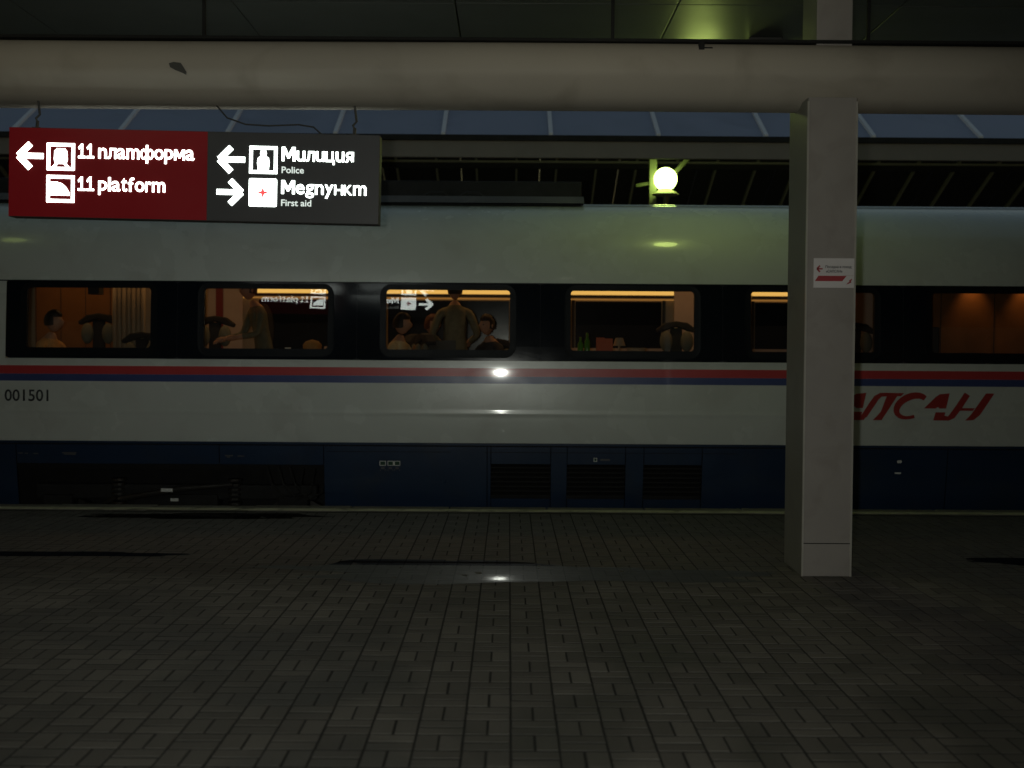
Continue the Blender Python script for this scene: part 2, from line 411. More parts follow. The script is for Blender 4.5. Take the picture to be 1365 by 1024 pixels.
# windows
WX = [-4.38, -2.535, -.637, 1.289, 3.17, 5.06, 6.95, 8.84, 10.73, 12.6]
ZC = 1.929
def rr_loop(cx, cz, hw, hh, r, n=5):
    pts = []
    for (sx, sz, a0) in ((1, 1, 0), (-1, 1, 90), (-1, -1, 180), (1, -1, 270)):
        for k in range(n+1):
            a = R(a0+90*k/n); pts.append((cx+sx*(hw-r)+r*math.cos(a), cz+sz*(hh-r)+r*math.sin(a)))
    return pts
def outer_loop(inner, x0, x1, z0, z1, cx, cz):
    res = []
    n = len(inner)//4
    for i, (x, z) in enumerate(inner):
        q, k = divmod(i, n)   # corner index and step along it
        t = k/(n-1)
        cxn = (x1, x0, x0, x1)[q]; czn = (z1, z1, z0, z0)[q]
        if q in (0, 2):
            p = (cxn, z+(czn-z)*min(1, 2*t)) if t <= .5 else (cxn+(x-cxn)*(2*t-1), czn)
        else:
            p = (x+(cxn-x)*min(1, 2*t), czn) if t <= .5 else (cxn, czn+(z-czn)*(2*t-1))
        res.append(p)
    return res
def bridge(m_, A, B, offA, offB, mids=3):
    n = len(A); rows = []
    for k in range(mids+1):
        t = k/mids; row = []
        for (ax, az), (bx, bz) in zip(A, B):
            x = ax+(bx-ax)*t; z = az+(bz-az)*t; row.append(len(m_.v)); m_.v.append((x, yo(z)-(offA+(offB-offA)*t), z))
        rows.append(row)
    for k in range(mids):
        for i in range(n): m_.f.append((rows[k][i], rows[k][(i+1) % n], rows[k+1][(i+1) % n], rows[k+1][i])); m_.mi.append(0)
HW, HH = .71, .383     # frame outside
HI, HJ = .645, .3125   # clear glass
edges = [BX0]+[(a+c)/2 for a, c in zip(WX, WX[1:])]+[WX[-1]+.95]
for k, wx in enumerate(WX):
    inner = rr_loop(wx, ZC-.012, HW-.01, HH-.01, .11)
    out = outer_loop(inner, edges[k]+.0015, edges[k+1]-.0015, ZB+.001, ZT-.001, wx, ZC)
    m_ = MB(); bridge(m_, out, inner, 0, 0, 4); bridge(m_, inner, inner, 0, -.05, 1)
    tp(m_, 'window_band_panel', BAND)
    fo = rr_loop(wx, ZC-.012, HW, HH, .12); fi = rr_loop(wx, ZC, HI, HJ, .035)
    m_ = MB(); bridge(m_, fo, fo, -.01, .004, 1)
    fm = rr_loop(wx, ZC-.01, HW-.02, HH-.02, .10)
    bridge(m_, fo, fm, .004, .002, 1); bridge(m_, fm, fi, .002, .0, 2); bridge(m_, fi, fi, .0, -.05, 1)
    fr = tp(m_, 'window_frame', RUB)
    m_ = MB(); n = 6
    for a in range(n+1):
        z = ZC-HJ-.01+(2*HJ+.02)*a/n
        m_.v += [(wx-HI-.01, yo(z)+.02, z), (wx+HI+.01, yo(z)+.02, z)]
    for a in range(n): m_.f.append((2*a, 2*a+1, 2*a+3, 2*a+2)); m_.mi.append(0)
    o = tp(m_, 'pane', GLASS, smooth=True); o.parent = fr; o.matrix_parent_inverse = Matrix.Identity(4)
tp(sheet(edges[-1], X1, ZB, ZT), 'end_body_side', WHITE, smooth=True)
for a, c in zip([BX0-HW+.05]+WX, WX+[WX[-1]+2*HW]):
    if c-a > .2: q = MB(); q.box(a+HI+.04 if a > BX0 else BX0, c-HI-.04, Y0+.09, Y0+.12, ZB-.05, ZT+.1); tp(q, 'window_pillar', INTD)
# vertical weld joints in the lower side
for jx in (-7.0, .76, 8.3):
    tp(sheet(jx, jx+.006, .66, 1.26, off=.0015), 'body_joint', WHITE)
# blue skirt: panels with shut lines, openings for bogie and coolers
def skirt(x0, x1, z0, z1, name='skirt_panel', m=BLUE, off=.0):
    return tp(sheet(x0+.004, x1-.004, z0, z1, off=off+.004, back=.03), name, m, smooth=False)
tp(sheet(X0, X1, .618, .642, off=.016, back=.05), 'skirt_top_rail', BLUE)
Q = .605
skirt(X0, -5.14, -.2, Q)
skirt(-5.14, -3.02, .405, Q); skirt(-3.02, -1.93, .405, Q)
skirt(-1.93, -.22, -.2, Q)
vents = [(-.18, .445), (.617, 1.227), (1.42, 2.03)]
px = -.22
for a, c in vents:
    skirt(px, a, -.2, Q)
    skirt(a, c, .425, Q); skirt(a, c, -.2, .055)
    v = MB(); v.box(a, c, yo(.2)+.10, yo(.2)+.12, .04, .44); vo = tp(v, 'cooler_recess', DARK)
    for q in range(7):
        zz = .09+.05*q; s_ = MB(); s_.v = [(a, yo(zz)+.01, zz), (c, yo(zz)+.01, zz), (c, yo(zz)+.06, zz+.03), (a, yo(zz)+.06, zz+.03), (a, yo(zz)+.01, zz-.006), (c, yo(zz)+.01, zz-.006), (c, yo(zz)+.06, zz+.024), (a, yo(zz)+.06, zz+.024)]
        s_.f = [(0, 1, 2, 3), (4, 7, 6, 5), (0, 4, 5, 1), (3, 2, 6, 7), (0, 3, 7, 4), (1, 5, 6, 2)]; s_.mi = [0]*6
        so = tp(s_, 'louvre', DARK); so.parent = vo; so.matrix_parent_inverse = Matrix.Identity(4)
    px = c
skirt(px, 4.6, -.2, Q); skirt(4.6, 7.9, -.2, Q); skirt(7.9, 11.5, .405, Q); skirt(11.5, X1, -.2, Q)
# underframe and bogie
u = MB(); u.box(X0, X1, Y0+.5, 2*YC-Y0-.35, .3, .6); u.box(X0, X1, 13.6, 13.7, -1.0, .3); tp(u, 'underframe_with_backing', DARK)  # upright box: dark backing added to block the lit far side behind the bogie
def bogie(cx):
    bo = MB(); bo.box(cx-1.5, cx+1.5, 12.78, 12.92, .0, .16); bo.box(cx-.45, cx+.45, 12.74, 12.96, -.1, .06)
    for s in (-1, 1): bo.box(cx+s*1.25-.16, cx+s*1.25+.16, 12.72, 12.92, -.22, .05)
    f = tp(bo, 'bogie_frame', DARK, bevel=.02)
    for s in (-1, 1):
        w = MB(); w.tube([(cx+s*1.25, 12.97, -.46), (cx+s*1.25, 13.1, -.46)], .46, 32); w.tube([(cx+s*1.25, 12.9, -.46), (cx+s*1.25, 12.97, -.46)], .2, 20)
        o = tp(w, 'wheel', STEEL); o.parent = f; o.matrix_parent_inverse = Matrix.Identity(4)
        d = MB()
        for q in range(6): d.tube([(cx+s*.62, 12.8, .05+.05*q-.1), (cx+s*.62, 12.8, .075+.05*q-.1)], .075, 14)
        o = tp(d, 'coil_spring', STEEL); o.parent = f; o.matrix_parent_inverse = Matrix.Identity(4)
    d = MB(); d.tube([(cx-.55, 12.68, .02), (cx+.1, 12.68, .13), (cx+.62, 12.7, .17)], [.035, .035, .02], 10)
    d.tube([(cx-.6, 12.66, .04), (cx-.75, 12.66, -.05), (cx-.95, 12.7, -.05)], .022, 8)
    o = tp(d, 'yaw_damper', STEEL); o.parent = f; o.matrix_parent_inverse = Matrix.Identity(4)
    for bx_ in ((cx-.12, cx, .1, .135), (cx-.02, cx+.06, .0, .03)):
        d = MB(); d.box(bx_[0], bx_[1], 12.63, 12.66, bx_[2], bx_[3])
        o = tp(d, 'data_plate', INKW); o.parent = f; o.matrix_parent_inverse = Matrix.Identity(4)
    d = MB()
    for q in range(3):
        a = cx+1.0+.12*q; d.tube([(a, 12.62, .38), (a+.05, 12.6, .2), (a+.2, 12.61, .03), (a+.34, 12.62, .1), (a+.38, 12.64, .36)], .014, 6)
    o = tp(d, 'brake_hose', DARK); o.parent = f; o.matrix_parent_inverse = Matrix.Identity(4)
bogie(-3.54); bogie(9.7)
# roof gear
rg = MB(); rg.v = []; poly = [(13.3, 3.24), (13.36, 3.32), (13.5, 3.335), (14.7, 3.335), (14.85, 3.32), (14.9, 3.24)]
for y, z in poly: rg.v += [(-6.6, y, z), (.82, y, z)]
for k in range(5): rg.f.append((2*k, 2*k+1, 2*k+3, 2*k+2)); rg.mi.append(0)
rg.f += [tuple(range(0, 12, 2)), tuple(range(11, 0, -2))]; rg.mi += [0, 0]
tp(rg, 'roof_fairing', ROOFG)
q = MB(); q.box(-6.2, .82, 13.8, 14.6, 3.34, 3.55); tp(q, 'roof_equipment_box', DARK, bevel=.02)
for hx in (-.95, -.55, -4.9):
    q = MB(); q.tube([(hx, 13.4, 3.32), (hx+.06, 13.4, 3.36), (hx+.2, 13.4, 3.36), (hx+.26, 13.4, 3.32)], .018, 6); tp(q, 'lifting_eye', STEEL)
# print on the side
def tt(name, body, x0, x1, zb, zcap, m, bold=0, shear=0):
    o = text_obj(name, body, x0, x1, zb, Y0, m, train, bold=bold, zcap=zcap, depth=.002, surf=yo, shear=shear); o.matrix_parent_inverse = Matrix.Translation((0, -YC, 0)); return o
tt('carriage_number', '001501', -5.245, -4.79, 1.058, .118, INKB, .012)
def flat(polys, name, m, off=.005):
    m_ = MB()
    for poly in polys:
        i = len(m_.v); n = len(poly)
        m_.v += [(x, yo(z)-off, z) for x, z in poly]+[(x, yo(z)+.004, z) for x, z in poly]
        m_.f.append(tuple(range(i, i+n))); m_.mi.append(0)
        for k in range(n): m_.f.append((i+k, i+n+k, i+n+(k+1) % n, i+(k+1) % n)); m_.mi.append(0)
    return tp(m_, name, m)
# slanting word САПСАН, letter by letter (u right, v up, letter height 1, unit = 0.29 m)
LH, LZ = .285, .912
def stroke(pts, ws, zs=None):
    """ribbon along pts with full widths ws -> list of quads"""
    res = []; P = [Vector(p) for p in pts]; L = []; Rr = []
    for i, p in enumerate(P):
        d = (P[min(i+1, len(P)-1)]-P[max(i-1, 0)]).normalized(); n = Vector((-d.y, d.x)); w = ws[i]/2
        L.append(p+n*w); Rr.append(p-n*w)
    for i in range(len(P)-1): res.append([tuple(L[i]), tuple(L[i+1]), tuple(Rr[i+1]), tuple(Rr[i])])
    return res
def arc(cx, cy, rx, ry, a0, a1, n=10, sh=.0):
    return [(cx+rx*math.cos(R(a0+(a1-a0)*k/n))+sh*(ry*math.sin(R(a0+(a1-a0)*k/n))), cy+ry*math.sin(R(a0+(a1-a0)*k/n))) for k in range(n+1)]
def let_S(u):
    pts = arc(u+.62, .5, .52, .41, 48, 300, 16, .45); n = len(pts)
    return stroke(pts, [.12+.13*math.sin(math.pi*min(1, (k+3)/n)) for k in range(n)])
def let_A(u):   # broken wedge whose foot sweeps up into the next stem
    return [[(u-.12, .44), (u+.30, .86), (u+.44, .96), (u+.80, 1.0), (u+.68, .44), (u+.44, .44), (u+.38, .50), (u+.30, .44)],
            [(u+.30, .30), (u+.66, .30), (u+.62, .18), (u+.70, .16), (u+.80, .14), (u+.72, .0), (u+.22, .0)]]
def let_P(u, tail=True):
    q = stroke([(u-.15, .06), (u+.06, .07), (u+.20, .18), (u+.42, .52), (u+.62, .82), (u+.78, .93), (u+1.0, .94)], [.12, .15, .2, .21, .2, .15, .13])
    q += [[(u+.98, .88), (u+1.0, 1.0), (u+1.62, 1.0), (u+1.50, .88)]]
    q += [[(u+1.0, .9), (u+1.38, .9), (u+.82, .0), (u+.50, .0), (u+.78, .30)]]
    return q
def let_H(u):
    q = stroke([(u-.15, .06), (u+.06, .07), (u+.20, .16), (u+.46, .52), (u+.74, .97)], [.12, .15, .22, .23, .22])
    q += [[(u+.40, .36), (u+.46, .46), (u+1.02, .46), (u+.95, .36)]]
    q += [[(u+1.42, 1.0), (u+1.72, 1.0), (u+1.22, .22), (u+.98, .02), (u+.68, .0), (u+.90, .24)]]
    return q
word = let_S(-1.3)+let_A(0)+let_P(.55)+let_S(1.83)+let_A(3.02)+let_H(3.72)
letters = [('C', let_S(-1.3)), ('A', let_A(0)), ('P', let_P(.55)), ('C', let_S(1.83)), ('A', let_A(3.02)), ('H', let_H(3.72))]
LX = 3.50
for ch, polys in letters:
    flat([[(LX+.288*u, LZ+LH*v) for u, v in poly] for poly in polys], 'logo_letter', LOGO, off=.0035)
# little service markings on the skirt
def frame_mark(x0, x1, z0, z1, m=INKW, t=.006):
    flat([[(x0, z0), (x1, z0), (x1, z0+t), (x0, z0+t)], [(x0, z1-t), (x1, z1-t), (x1, z1), (x0, z1)],
          [(x0, z0+t), (x0+t, z0+t), (x0+t, z1-t), (x0, z1-t)], [(x1-t, z0+t), (x1, z0+t), (x1, z1-t), (x1-t, z1-t)]], 'service_mark', m, off=.0075)
    if m is INKW: flat([[(x0+t, z0+t), (x1-t, z0+t), (x1-t, z1-t), (x0+t, z1-t)]], 'service_mark', INKG, off=.0062)
for a, c in ((-1.345, -1.28), (-1.262, -1.20), (-1.192, -1.13)): frame_mark(a, c, .40, .45)
flat([[(-1.204, .405), (-1.188, .405), (-1.188, .445), (-1.204, .445)]], 'service_mark', INKW, off=.009)
for a in (-1.33, -1.25, -1.18):
    flat([[(a, .365), (a+.035, .365), (a+.035, .385), (a, .385)], [(a-.012, .345), (a-.004, .345), (a-.004, .36), (a-.012, .36)], [(a+.038, .345), (a+.046, .345), (a+.046, .36), (a+.038, .36)]], 'service_mark', ROOFG, off=.0075)
frame_mark(.895, .93, .455, .495)
flat([[(.97, .465), (1.06, .465), (1.07, .475), (1.06, .485), (.97, .485), (.96, .475)]], 'service_mark', ROOFG, off=.0075)
flat([[(4.08, .46), (4.115, .46), (4.125, .475), (4.115, .49), (4.08, .49), (4.07, .475)]], 'service_mark', INKW, off=.0075)
flat([[(4.055, .345), (4.12, .345), (4.12, .362), (4.055, .362)]], 'service_mark', INKW, off=.0075)
for a, w, zz in ((-5.12, .05, .505), (-5.05, .03, .502), (-4.96, .05, .5), (-4.66, .15, .51), (-4.64, .12, .495), (-2.96, .08, .49), (-2.83, .07, .486), (-2.94, .03, .475)):
    flat([[(a, zz), (a+w, zz), (a+w, zz+.012), (a, zz+.012)]], 'service_mark', ROOFG, off=.0075)
for a, c, zz in ((-1.9, -.6, .545), (-.25, 2.4, .545)):
    flat([[(a, zz), (c, zz), (c, zz+.005), (a, zz+.005)]], 'shut_line', SEAMD, off=.0065)
# interior
FZ = .70
i_ = MB(); i_.box(X0+.1, X1-.1, 12.62, 15.55, FZ-.04, FZ); tp(i_, 'cabin_floor', INTD)
i_ = MB(); i_.box(X0+.1, X1-.1, 13.3, 14.9, 2.78, 2.82); tp(i_, 'cabin_ceiling', INTW)
i_ = MB(); i_.box(X0+.1, X1-.1, 15.40, 15.44, FZ, 2.8); tp(i_, 'far_cabin_wall', INTW)
i_ = MB(); i_.box(X0+.1, X1-.1, 12.60, 12.66, FZ, 1.58); tp(i_, 'near_cabin_lining', INTW)
i_ = MB(); i_.box(X0+.1, X1-.1, 12.66, 12.72, 1.585, 1.603); tp(i_, 'sill_board', INTW)
def far(x0, x1, z0, z1, m, name, y=15.385): 
    q = MB(); q.box(x0, x1, y, y+.012, z0, z1); return tp(q, name, m, bevel=.003)
for a, c in ((-5.05, -4.45), (-4.6, -3.95), (-3.2, -2.1), (-1.55, .0), (.85, 1.95), (3.15, 4.5)):
    far(a, c, 1.55, 2.24, FARG, 'far_window')
far(-3.75, -3.3, 1.5, 2.45, INTP, 'pale_cabin_panel', 14.9); far(-3.63, -3.54, 1.5, 2.45, INTR, 'red_cabin_stripe', 14.885)
for a, c in ((-4.95, -4.42), (-3.85, -2.3), (-1.65, 2.35), (3.1, 4.15)):
    far(a, c, 2.325, 2.375, AMB, 'strip_light', 15.36)
    far(a, c, 2.255, 2.275, AMB2, 'rack_light', 15.36); 
    far(a, c, 2.285, 2.315, INTD, 'luggage_rack', 15.33)
for a, c in ((-2.35, -1.95), (.7, 2.0), (3.1, 4.05)):
    far(a, c, 1.57, 1.645, INTP, 'far_ledge', 15.28)
for a in (-4.5, -2.1, .82, 1.98, 3.12, 4.5): far(a-.02, a+.02, 1.5, 2.26, INTD, 'far_window_post', 15.36)
# curtain folds, cups of light and a coat for the bays
for k in range(7):
    q = MB(); q.tube([(-4.60+.055*k, 14.06, 1.2), (-4.61+.056*k, 14.05+.01*(k % 2), 2.0), (-4.60+.055*k, 14.06, 2.65)], .026, 8); tp(q, 'curtain_fold', INTW, smooth=True)
for k in range(4):
    q = MB(); q.box(-5.74+.30*k, -5.735+.30*k, 14.592, 14.598, .9, 2.6); tp(q, 'partition_joint', INTD)
for k in range(5):
    q = MB(); q.box(4.85+.6*k, 4.856+.6*k, 13.492, 13.498, .9, 2.6); tp(q, 'partition_joint', INTD)
q = MB(); q.sphere((-3.0, 14.7, 1.85), .16, 14, 10, .8, .5, 2.0); tp(q, 'hanging_coat', SEATD, smooth=True)
q = MB(); q.box(5.0, 5.2, 13.1, 13.3, 1.5, 1.62); tp(q, 'shelf_box', INTD, bevel=.01)
# end screens between seating bays
q = MB(); q.box(-5.75, -4.55, 14.6, 14.66, FZ, 2.7); tp(q, 'wood_partition', INTB)
q = MB(); q.box(-4.62, -4.2, 14.1, 14.16, FZ, 2.7); tp(q, 'cabin_curtain', INTW)
q = MB(); q.box(2.0, 2.75, 14.55, 14.6, FZ, 2.75); tp(q, 'pale_cabin_panel', INTP)
q = MB(); q.box(4.0, 4.45, 14.7, 14.75, FZ, 2.75); tp(q, 'pale_cabin_panel', INTP)
q = MB(); q.box(4.55, 7.6, 13.5, 13.55, FZ, 2.7); tp(q, 'wood_partition', INTB)
q = MB(); q.box(4.5, 4.74, 13.2, 13.4, FZ, 1.9); tp(q, 'cabinet', INTD, bevel=.02)
q = MB(); q.box(7.6, 7.65, 12.8, 15.3, FZ, 2.7); tp(q, 'wood_partition', INTB)
q = MB(); q.box(-4.62, -4.5, 13.2, 13.35, 2.2, 2.6); tp(q, 'monitor_box', INTD)
led = MB()
for a, z_ in ((4.15, 2.25), (4.2, 2.25), (4.15, 2.19), (4.2, 2.19)): led.box(a, a+.014, 14.68, 14.69, z_, z_+.01)
tp(led, 'indicator_lamp', REDI)
led = MB(); led.box(4.08, 4.13, 14.68, 14.69, 2.02, 2.035); tp(led, 'indicator_lamp', GRN)
q = MB(); q.box(-3.3, -1.9, 13.0, 13.45, 1.52, 1.56); q.box(-2.65, -2.55, 13.2, 13.3, FZ, 1.52); tp(q, 'cabin_table', INTW, bevel=.01)
q = MB(); q.box(.7, 2.0, 13.0, 13.45, 1.52, 1.56); q.box(1.3, 1.4, 13.2, 13.3, FZ, 1.52); tp(q, 'cabin_table', INTW, bevel=.01)
q = MB(); q.box(-1.25, -.1, 13.0, 13.45, 1.48, 1.52); q.box(-.7, -.6, 13.2, 13.3, FZ, 1.48); tp(q, 'cabin_table', INTW, bevel=.01)
def seat(x, y, top, rot=0, w=.44):
    e = MB(); h = top-FZ
    e.box(-w/2, w/2, -.2, .22, .34, .44); e.box(-.05, .05, -.05, .08, 0, .34)
    e.box(-.07, .07, .20, .27, .4, h-.08)
    pts = [(-w/2-.02, h-.10), (-w*.3, h-.02), (0, h), (w*.3, h-.02), (w/2+.02, h-.10), (w/2, h-.14), (0, h-.07), (-w/2, h-.14)]
    e.prism(pts, .18, .29); e.box(-w/2, w/2, .2, .28, .42, h-.42)
    o = tp(e, 'seat', SEATD, bevel=.018)
    o.matrix_parent_inverse = Matrix.Identity(4); o.location = (x, y-YC, FZ); o.rotation_euler = (0, 0, rot)
    for s in (-1, 1):
        pd = MB(); pd.sphere((s*(w*.28), .19, h-.24), .1, 12, 8, .75, .45, 1.25)
        p_ = pd.build('headrest_pad', PAD, o, True)
seat(-4.87, 14.05, 2.02); seat(-3.48, 14.05, 2.0, .05); seat(1.98, 14.0, 1.97); seat(4.13, 14.1, 1.97); seat(-5.35, 13.35, 1.72, -1.57)
seat(-4.28, 13.8, 1.80); seat(-1.15, 13.3, 1.80, -1.2); seat(-.02, 13.9, 1.75, .6); seat(-.9, 14.15, 1.8, 1.2); 
cl = bpy.data.lights.new('cabin_lamp', 'AREA'); cl.shape = 'RECTANGLE'; cl.size = 9; cl.size_y = .25; cl.energy = 15; cl.color = (1, .52, .18)
clo = bpy.data.objects.new('cabin_lamp', cl); clo.location = (-1.2, 14.0, 2.75); C.objects.link(clo)
for sx_ in (5.2, 5.8, 6.6):
    sl = bpy.data.lights.new('spot_lamp', 'SPOT'); sl.energy = 4.5; sl.color = (1, .5, .18); sl.spot_size = R(75); sl.spot_blend = .9; sl.shadow_soft_size = .03
    so = bpy.data.objects.new('spot_lamp', sl); so.location = (sx_, 13.38, 2.5); so.rotation_euler = (R(12), 0, 0); C.objects.link(so)

# ------------------------------------------------------------------ our platform canopy
can = empty('platform_canopy', (2.3, 8.97, 0), 'pale rounded canopy beam on one square clad column with dark soffit above', 'canopy')
INV = Matrix.Translation((-2.3, -8.97, 0))
def cp(mb, name, m, parent=None, smooth=False, **k):
    o = mb.build(name, m, parent or can, smooth, **k)
    if parent is None: o.matrix_parent_inverse = INV
    return o
BP = [(8.86, 3.865), (8.795, 3.86), (8.74, 3.81), (8.705, 3.74), (8.695, 3.665), (8.70, 3.62), (8.725, 3.575), (8.77, 3.51), (8.83, 3.45), (8.91, 3.415), (8.99, 3.405)]
# smooth the half profile then mirror about the column axis
def smoothp(P, it=2):
    for _ in range(it):
        Q_ = [P[0]]
        for a, c in zip(P, P[1:]): Q_ += [tuple(.75*a[i]+.25*c[i] for i in (0, 1)), tuple(.25*a[i]+.75*c[i] for i in (0, 1))]
        P = Q_+[P[-1]]
    return P
half = smoothp(BP, 2); full = half+[(2*8.99-y, z) for y, z in reversed(half[:-1])]
bx = [-24, -12, -9.3, -6.2, -3.1, 0, 3.1, 6.2, 9.3, 12, 28]
m_ = MB(); nn = len(full)
xs = [-24+.5*k for k in range(105)]
for x_ in xs:
    for y, z in full: m_.v.append((x_, y+.003*math.sin(x_*1.3), z+.004*math.sin(x_*.9+1)))
for a in range(len(xs)-1):
    for k in range(nn): m_.f.append((a*nn+k, a*nn+(k+1) % nn, (a+1)*nn+(k+1) % nn, (a+1)*nn+k)); m_.mi.append(0)
beam = cp(m_, 'canopy_beam', BEAM, smooth=True)
lip = MB(); lip.box(-24, 28, 8.77, 8.87, 3.868, 3.888); cp(lip, 'beam_top_flange', SEAMD)
q = MB(); q.v = []; 
pt = [(-.07, .045), (-.03, .06), (.03, .05), (.05, .01), (.075, -.05), (.07, -.08), (.03, -.055), (-.02, -.03), (-.06, .0)]
pk = MB(); pk.prism([(-2.395+.85*x, 3.64+.62*z) for x, z in pt], 8.688, 8.72); o = cp(pk, 'peeled_patch', SIGNH)
# column
col = MB(); col.box(2.135, 2.485, 8.65, 9.22, 0, 3.45)
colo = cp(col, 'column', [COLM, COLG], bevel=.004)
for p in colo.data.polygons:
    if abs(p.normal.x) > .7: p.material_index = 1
for x_ in (2.135, 2.485):
    t_ = MB(); t_.box(x_-.006, x_+.006, 8.642, 8.658, .0, 3.42); t = cp(t_, 'corner_trim', TRIM); t.parent = colo; t.matrix_parent_inverse = Matrix.Identity(4)
t_ = MB(); t_.box(2.141, 2.479, 8.647, 8.650, .236, .242); t = cp(t_, 'panel_joint', SEAMD); t.parent = colo; t.matrix_parent_inverse = Matrix.Identity(4)
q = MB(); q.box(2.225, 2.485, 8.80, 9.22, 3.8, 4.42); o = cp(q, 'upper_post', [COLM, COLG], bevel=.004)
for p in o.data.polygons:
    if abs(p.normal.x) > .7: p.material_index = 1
# soffit panels
pm = None
for a in range(-7, 9):
    for c in range(0, 14):
        if pm is None:
            s_ = MB(); s_.box(.006, 1.794, .006, 1.234, 0, .04); o = cp(s_, 'soffit_panel', SOFF, bevel=.004); pm = o.data
        else:
            o = bpy.data.objects.new('soffit_panel', pm); C.objects.link(o); o.parent = can; o.matrix_parent_inverse = INV
        o.location = (a*1.8-.45, -5.1+c*1.24, 4.42+random.uniform(-.004, .004))
q = MB(); q.box(-24, 28, -5.1, 12.3, 4.475, 4.6); cp(q, 'canopy_deck', SEAMD)
for hx in (-2.28, .757, 2.66):
    q = MB(); q.box(hx-.012, hx+.012, 8.99, 9.01, 3.86, 4.42); cp(q, 'hanger_rod', SEAMD)
q = MB(); q.box(-24, 28, 12.26, 12.32, 4.36, 4.62); cp(q, 'canopy_fascia', FASC)
# joint fitting and stub on the beam top
q = MB(); q.box(1.36, 1.40, 8.74, 8.78, 3.80, 3.86); q.box(1.40, 1.46, 8.745, 8.775, 3.815, 3.825); cp(q, 'bracket', SEAMD)
for hx in (-9.0, 6.9 ,13.7): pass

# ------------------------------------------------------------------ globe lamps
def globe(name, x, y, z, r, ztop, label, group, m=None, arm=True):
    e = empty(name, (x, y, ztop), label, 'lamp', group)
    g_ = MB(); g_.sphere((0, 0, z-ztop), r, 20, 14); g_.build('lamp_globe', m or GLOBE, e, True)
    c_ = MB(); c_.tube([(0, 0, z-ztop+r*.93), (0, 0, 0)], [.055, .055], 12); c_.tube([(0, 0, -.03), (0, 0, 0)], .09, 14); c_.build('lamp_stem', SIGNH, e)
    return e
GL2 = glow('weaker_globe_light', (.74, .95, .22), 2)
GL3 = glow('added_front_globe_light', (1, .92, .66), 8.5)  # for the two unseen lamps added above the frame to brighten the beam
globe('globe_lamp', 1.86, 11.8, 4.21, .14, 4.42, 'globe lamp hidden behind the beam left of the post, its green glow on the soffit', 'globe lamps under the near canopy')
globe('globe_lamp', -5.9, 11.8, 4.21, .14, 4.42, 'globe lamp behind the beam left of the sign, mirrored faintly on the carriage', 'globe lamps under the near canopy', GL2)
globe('globe_lamp', .9, 6.6, 4.2, .15, 4.42, 'unseen globe lamp added above the frame to light the beam, nearer the column', 'globe lamps under the near canopy', GL3)
globe('globe_lamp', -3.6, 6.6, 4.2, .15, 4.42, 'unseen globe lamp added above the frame to light the beam, over the red sign half', 'globe lamps under the near canopy', GL3)
q = MB(); q.box(2.12, 2.42, 10.75, 10.95, 4.22, 4.42)
o = q.build('ballast_box', SIGNH, bevel=.01); tag(o, 'dark box fixed to the soffit beside the hidden lamp just above the beam', 'box')

# ------------------------------------------------------------------ hanging direction sign
SG = empty('direction_sign', (-2.298, 8.85, 2.877), 'hanging lit sign, red half for 11 platform, dark half for police and first aid', 'sign', rot=(0, .0155, 0))
U = 1/182.9
def sx(px): return (px-259.5)*U
def sz(px, py): return -(py-235)*U-.009*sx(px)
W2, H2, D2 = 246.5*U, 59.3*U, .075
spl = sx(277)
q = MB(); q.box(-W2, W2, -D2+.006, D2-.006, -H2, H2); q.build('housing', SIGNH, SG, bevel=.006)
for y_, s_ in ((-D2, 1), (D2, -1)):
    q = MB(); q.box(-W2+.004, spl-.001, min(y_, y_+.006*s_), max(y_, y_+.006*s_), -H2+.004, H2-.004); q.build('red_face', SIGNR, SG)
    q = MB(); q.box(spl+.001, W2-.004, min(y_, y_+.006*s_), max(y_, y_+.006*s_), -H2+.004, H2-.004); q.build('dark_face', SIGNB, SG)
# the sign's own alphabet: glyph used for the shape, foot, head (cap height = 1), width
AL = {'n': ('n', 0, .74, .60), 'л': ('л', 0, .74, .60), 'a': ('a', 0, .74, .60), 'm': ('m', 0, .74, .92), 'ф': ('ф', -.27, 1.0, .86), 'o': ('o', 0, .74, .66), 'p': ('p', -.27, .74, .62),
      'м': ('м', 0, .74, .76), 'M': ('M', 0, 1, .95), 'u': ('u', 0, .74, .60), 'ц': ('ц', -.2, .74, .64), 'я': ('я', 0, .74, .58), 'e': ('e', 0, .74, .60), 'g': ('g', -.27, .74, .60),
      'y': ('y', -.27, .74, .60), 'н': ('H', 0, .74, .60), 'к': ('K', 0, .74, .58), 'l': ('l', 0, 1, .17), 't': ('t', 0, .95, .40), 'f': ('f', 0, 1, .42), 'r': ('r', 0, .74, .40), '|': ('l', -.27, 1.0, .15)}
GC = {}
def glyph(ch, bold):
    if (ch, bold) in GC: return GC[(ch, bold)]
    cu = bpy.data.curves.new('glyph', 'FONT'); cu.body = ch; cu.size = 1; cu.offset = bold; cu.resolution_u = 3
    ob = bpy.data.objects.new('glyph', cu); C.objects.link(ob); dg = bpy.context.evaluated_depsgraph_get(); dg.update()
    me = bpy.data.meshes.new_from_object(ob.evaluated_get(dg)); bpy.data.objects.remove(ob); bpy.data.curves.remove(cu)
    vs = [(v.co.x, v.co.y) for v in me.vertices]; fs = [tuple(p.vertices) for p in me.polygons]; bpy.data.meshes.remove(me)
    a, c = min(v[0] for v in vs), max(v[0] for v in vs); e, f = min(v[1] for v in vs), max(v[1] for v in vs)
    GC[(ch, bold)] = ([((x-a)/(c-a), (z-e)/(f-e)) for x, z in vs], fs); return GC[(ch, bold)]
ONE = [(.0, .74), (.42, 1), (.64, 1), (.64, .15), (1, .15), (1, 0), (.0, 0), (.0, .15), (.40, .15), (.40, .78), (.10, .60)]
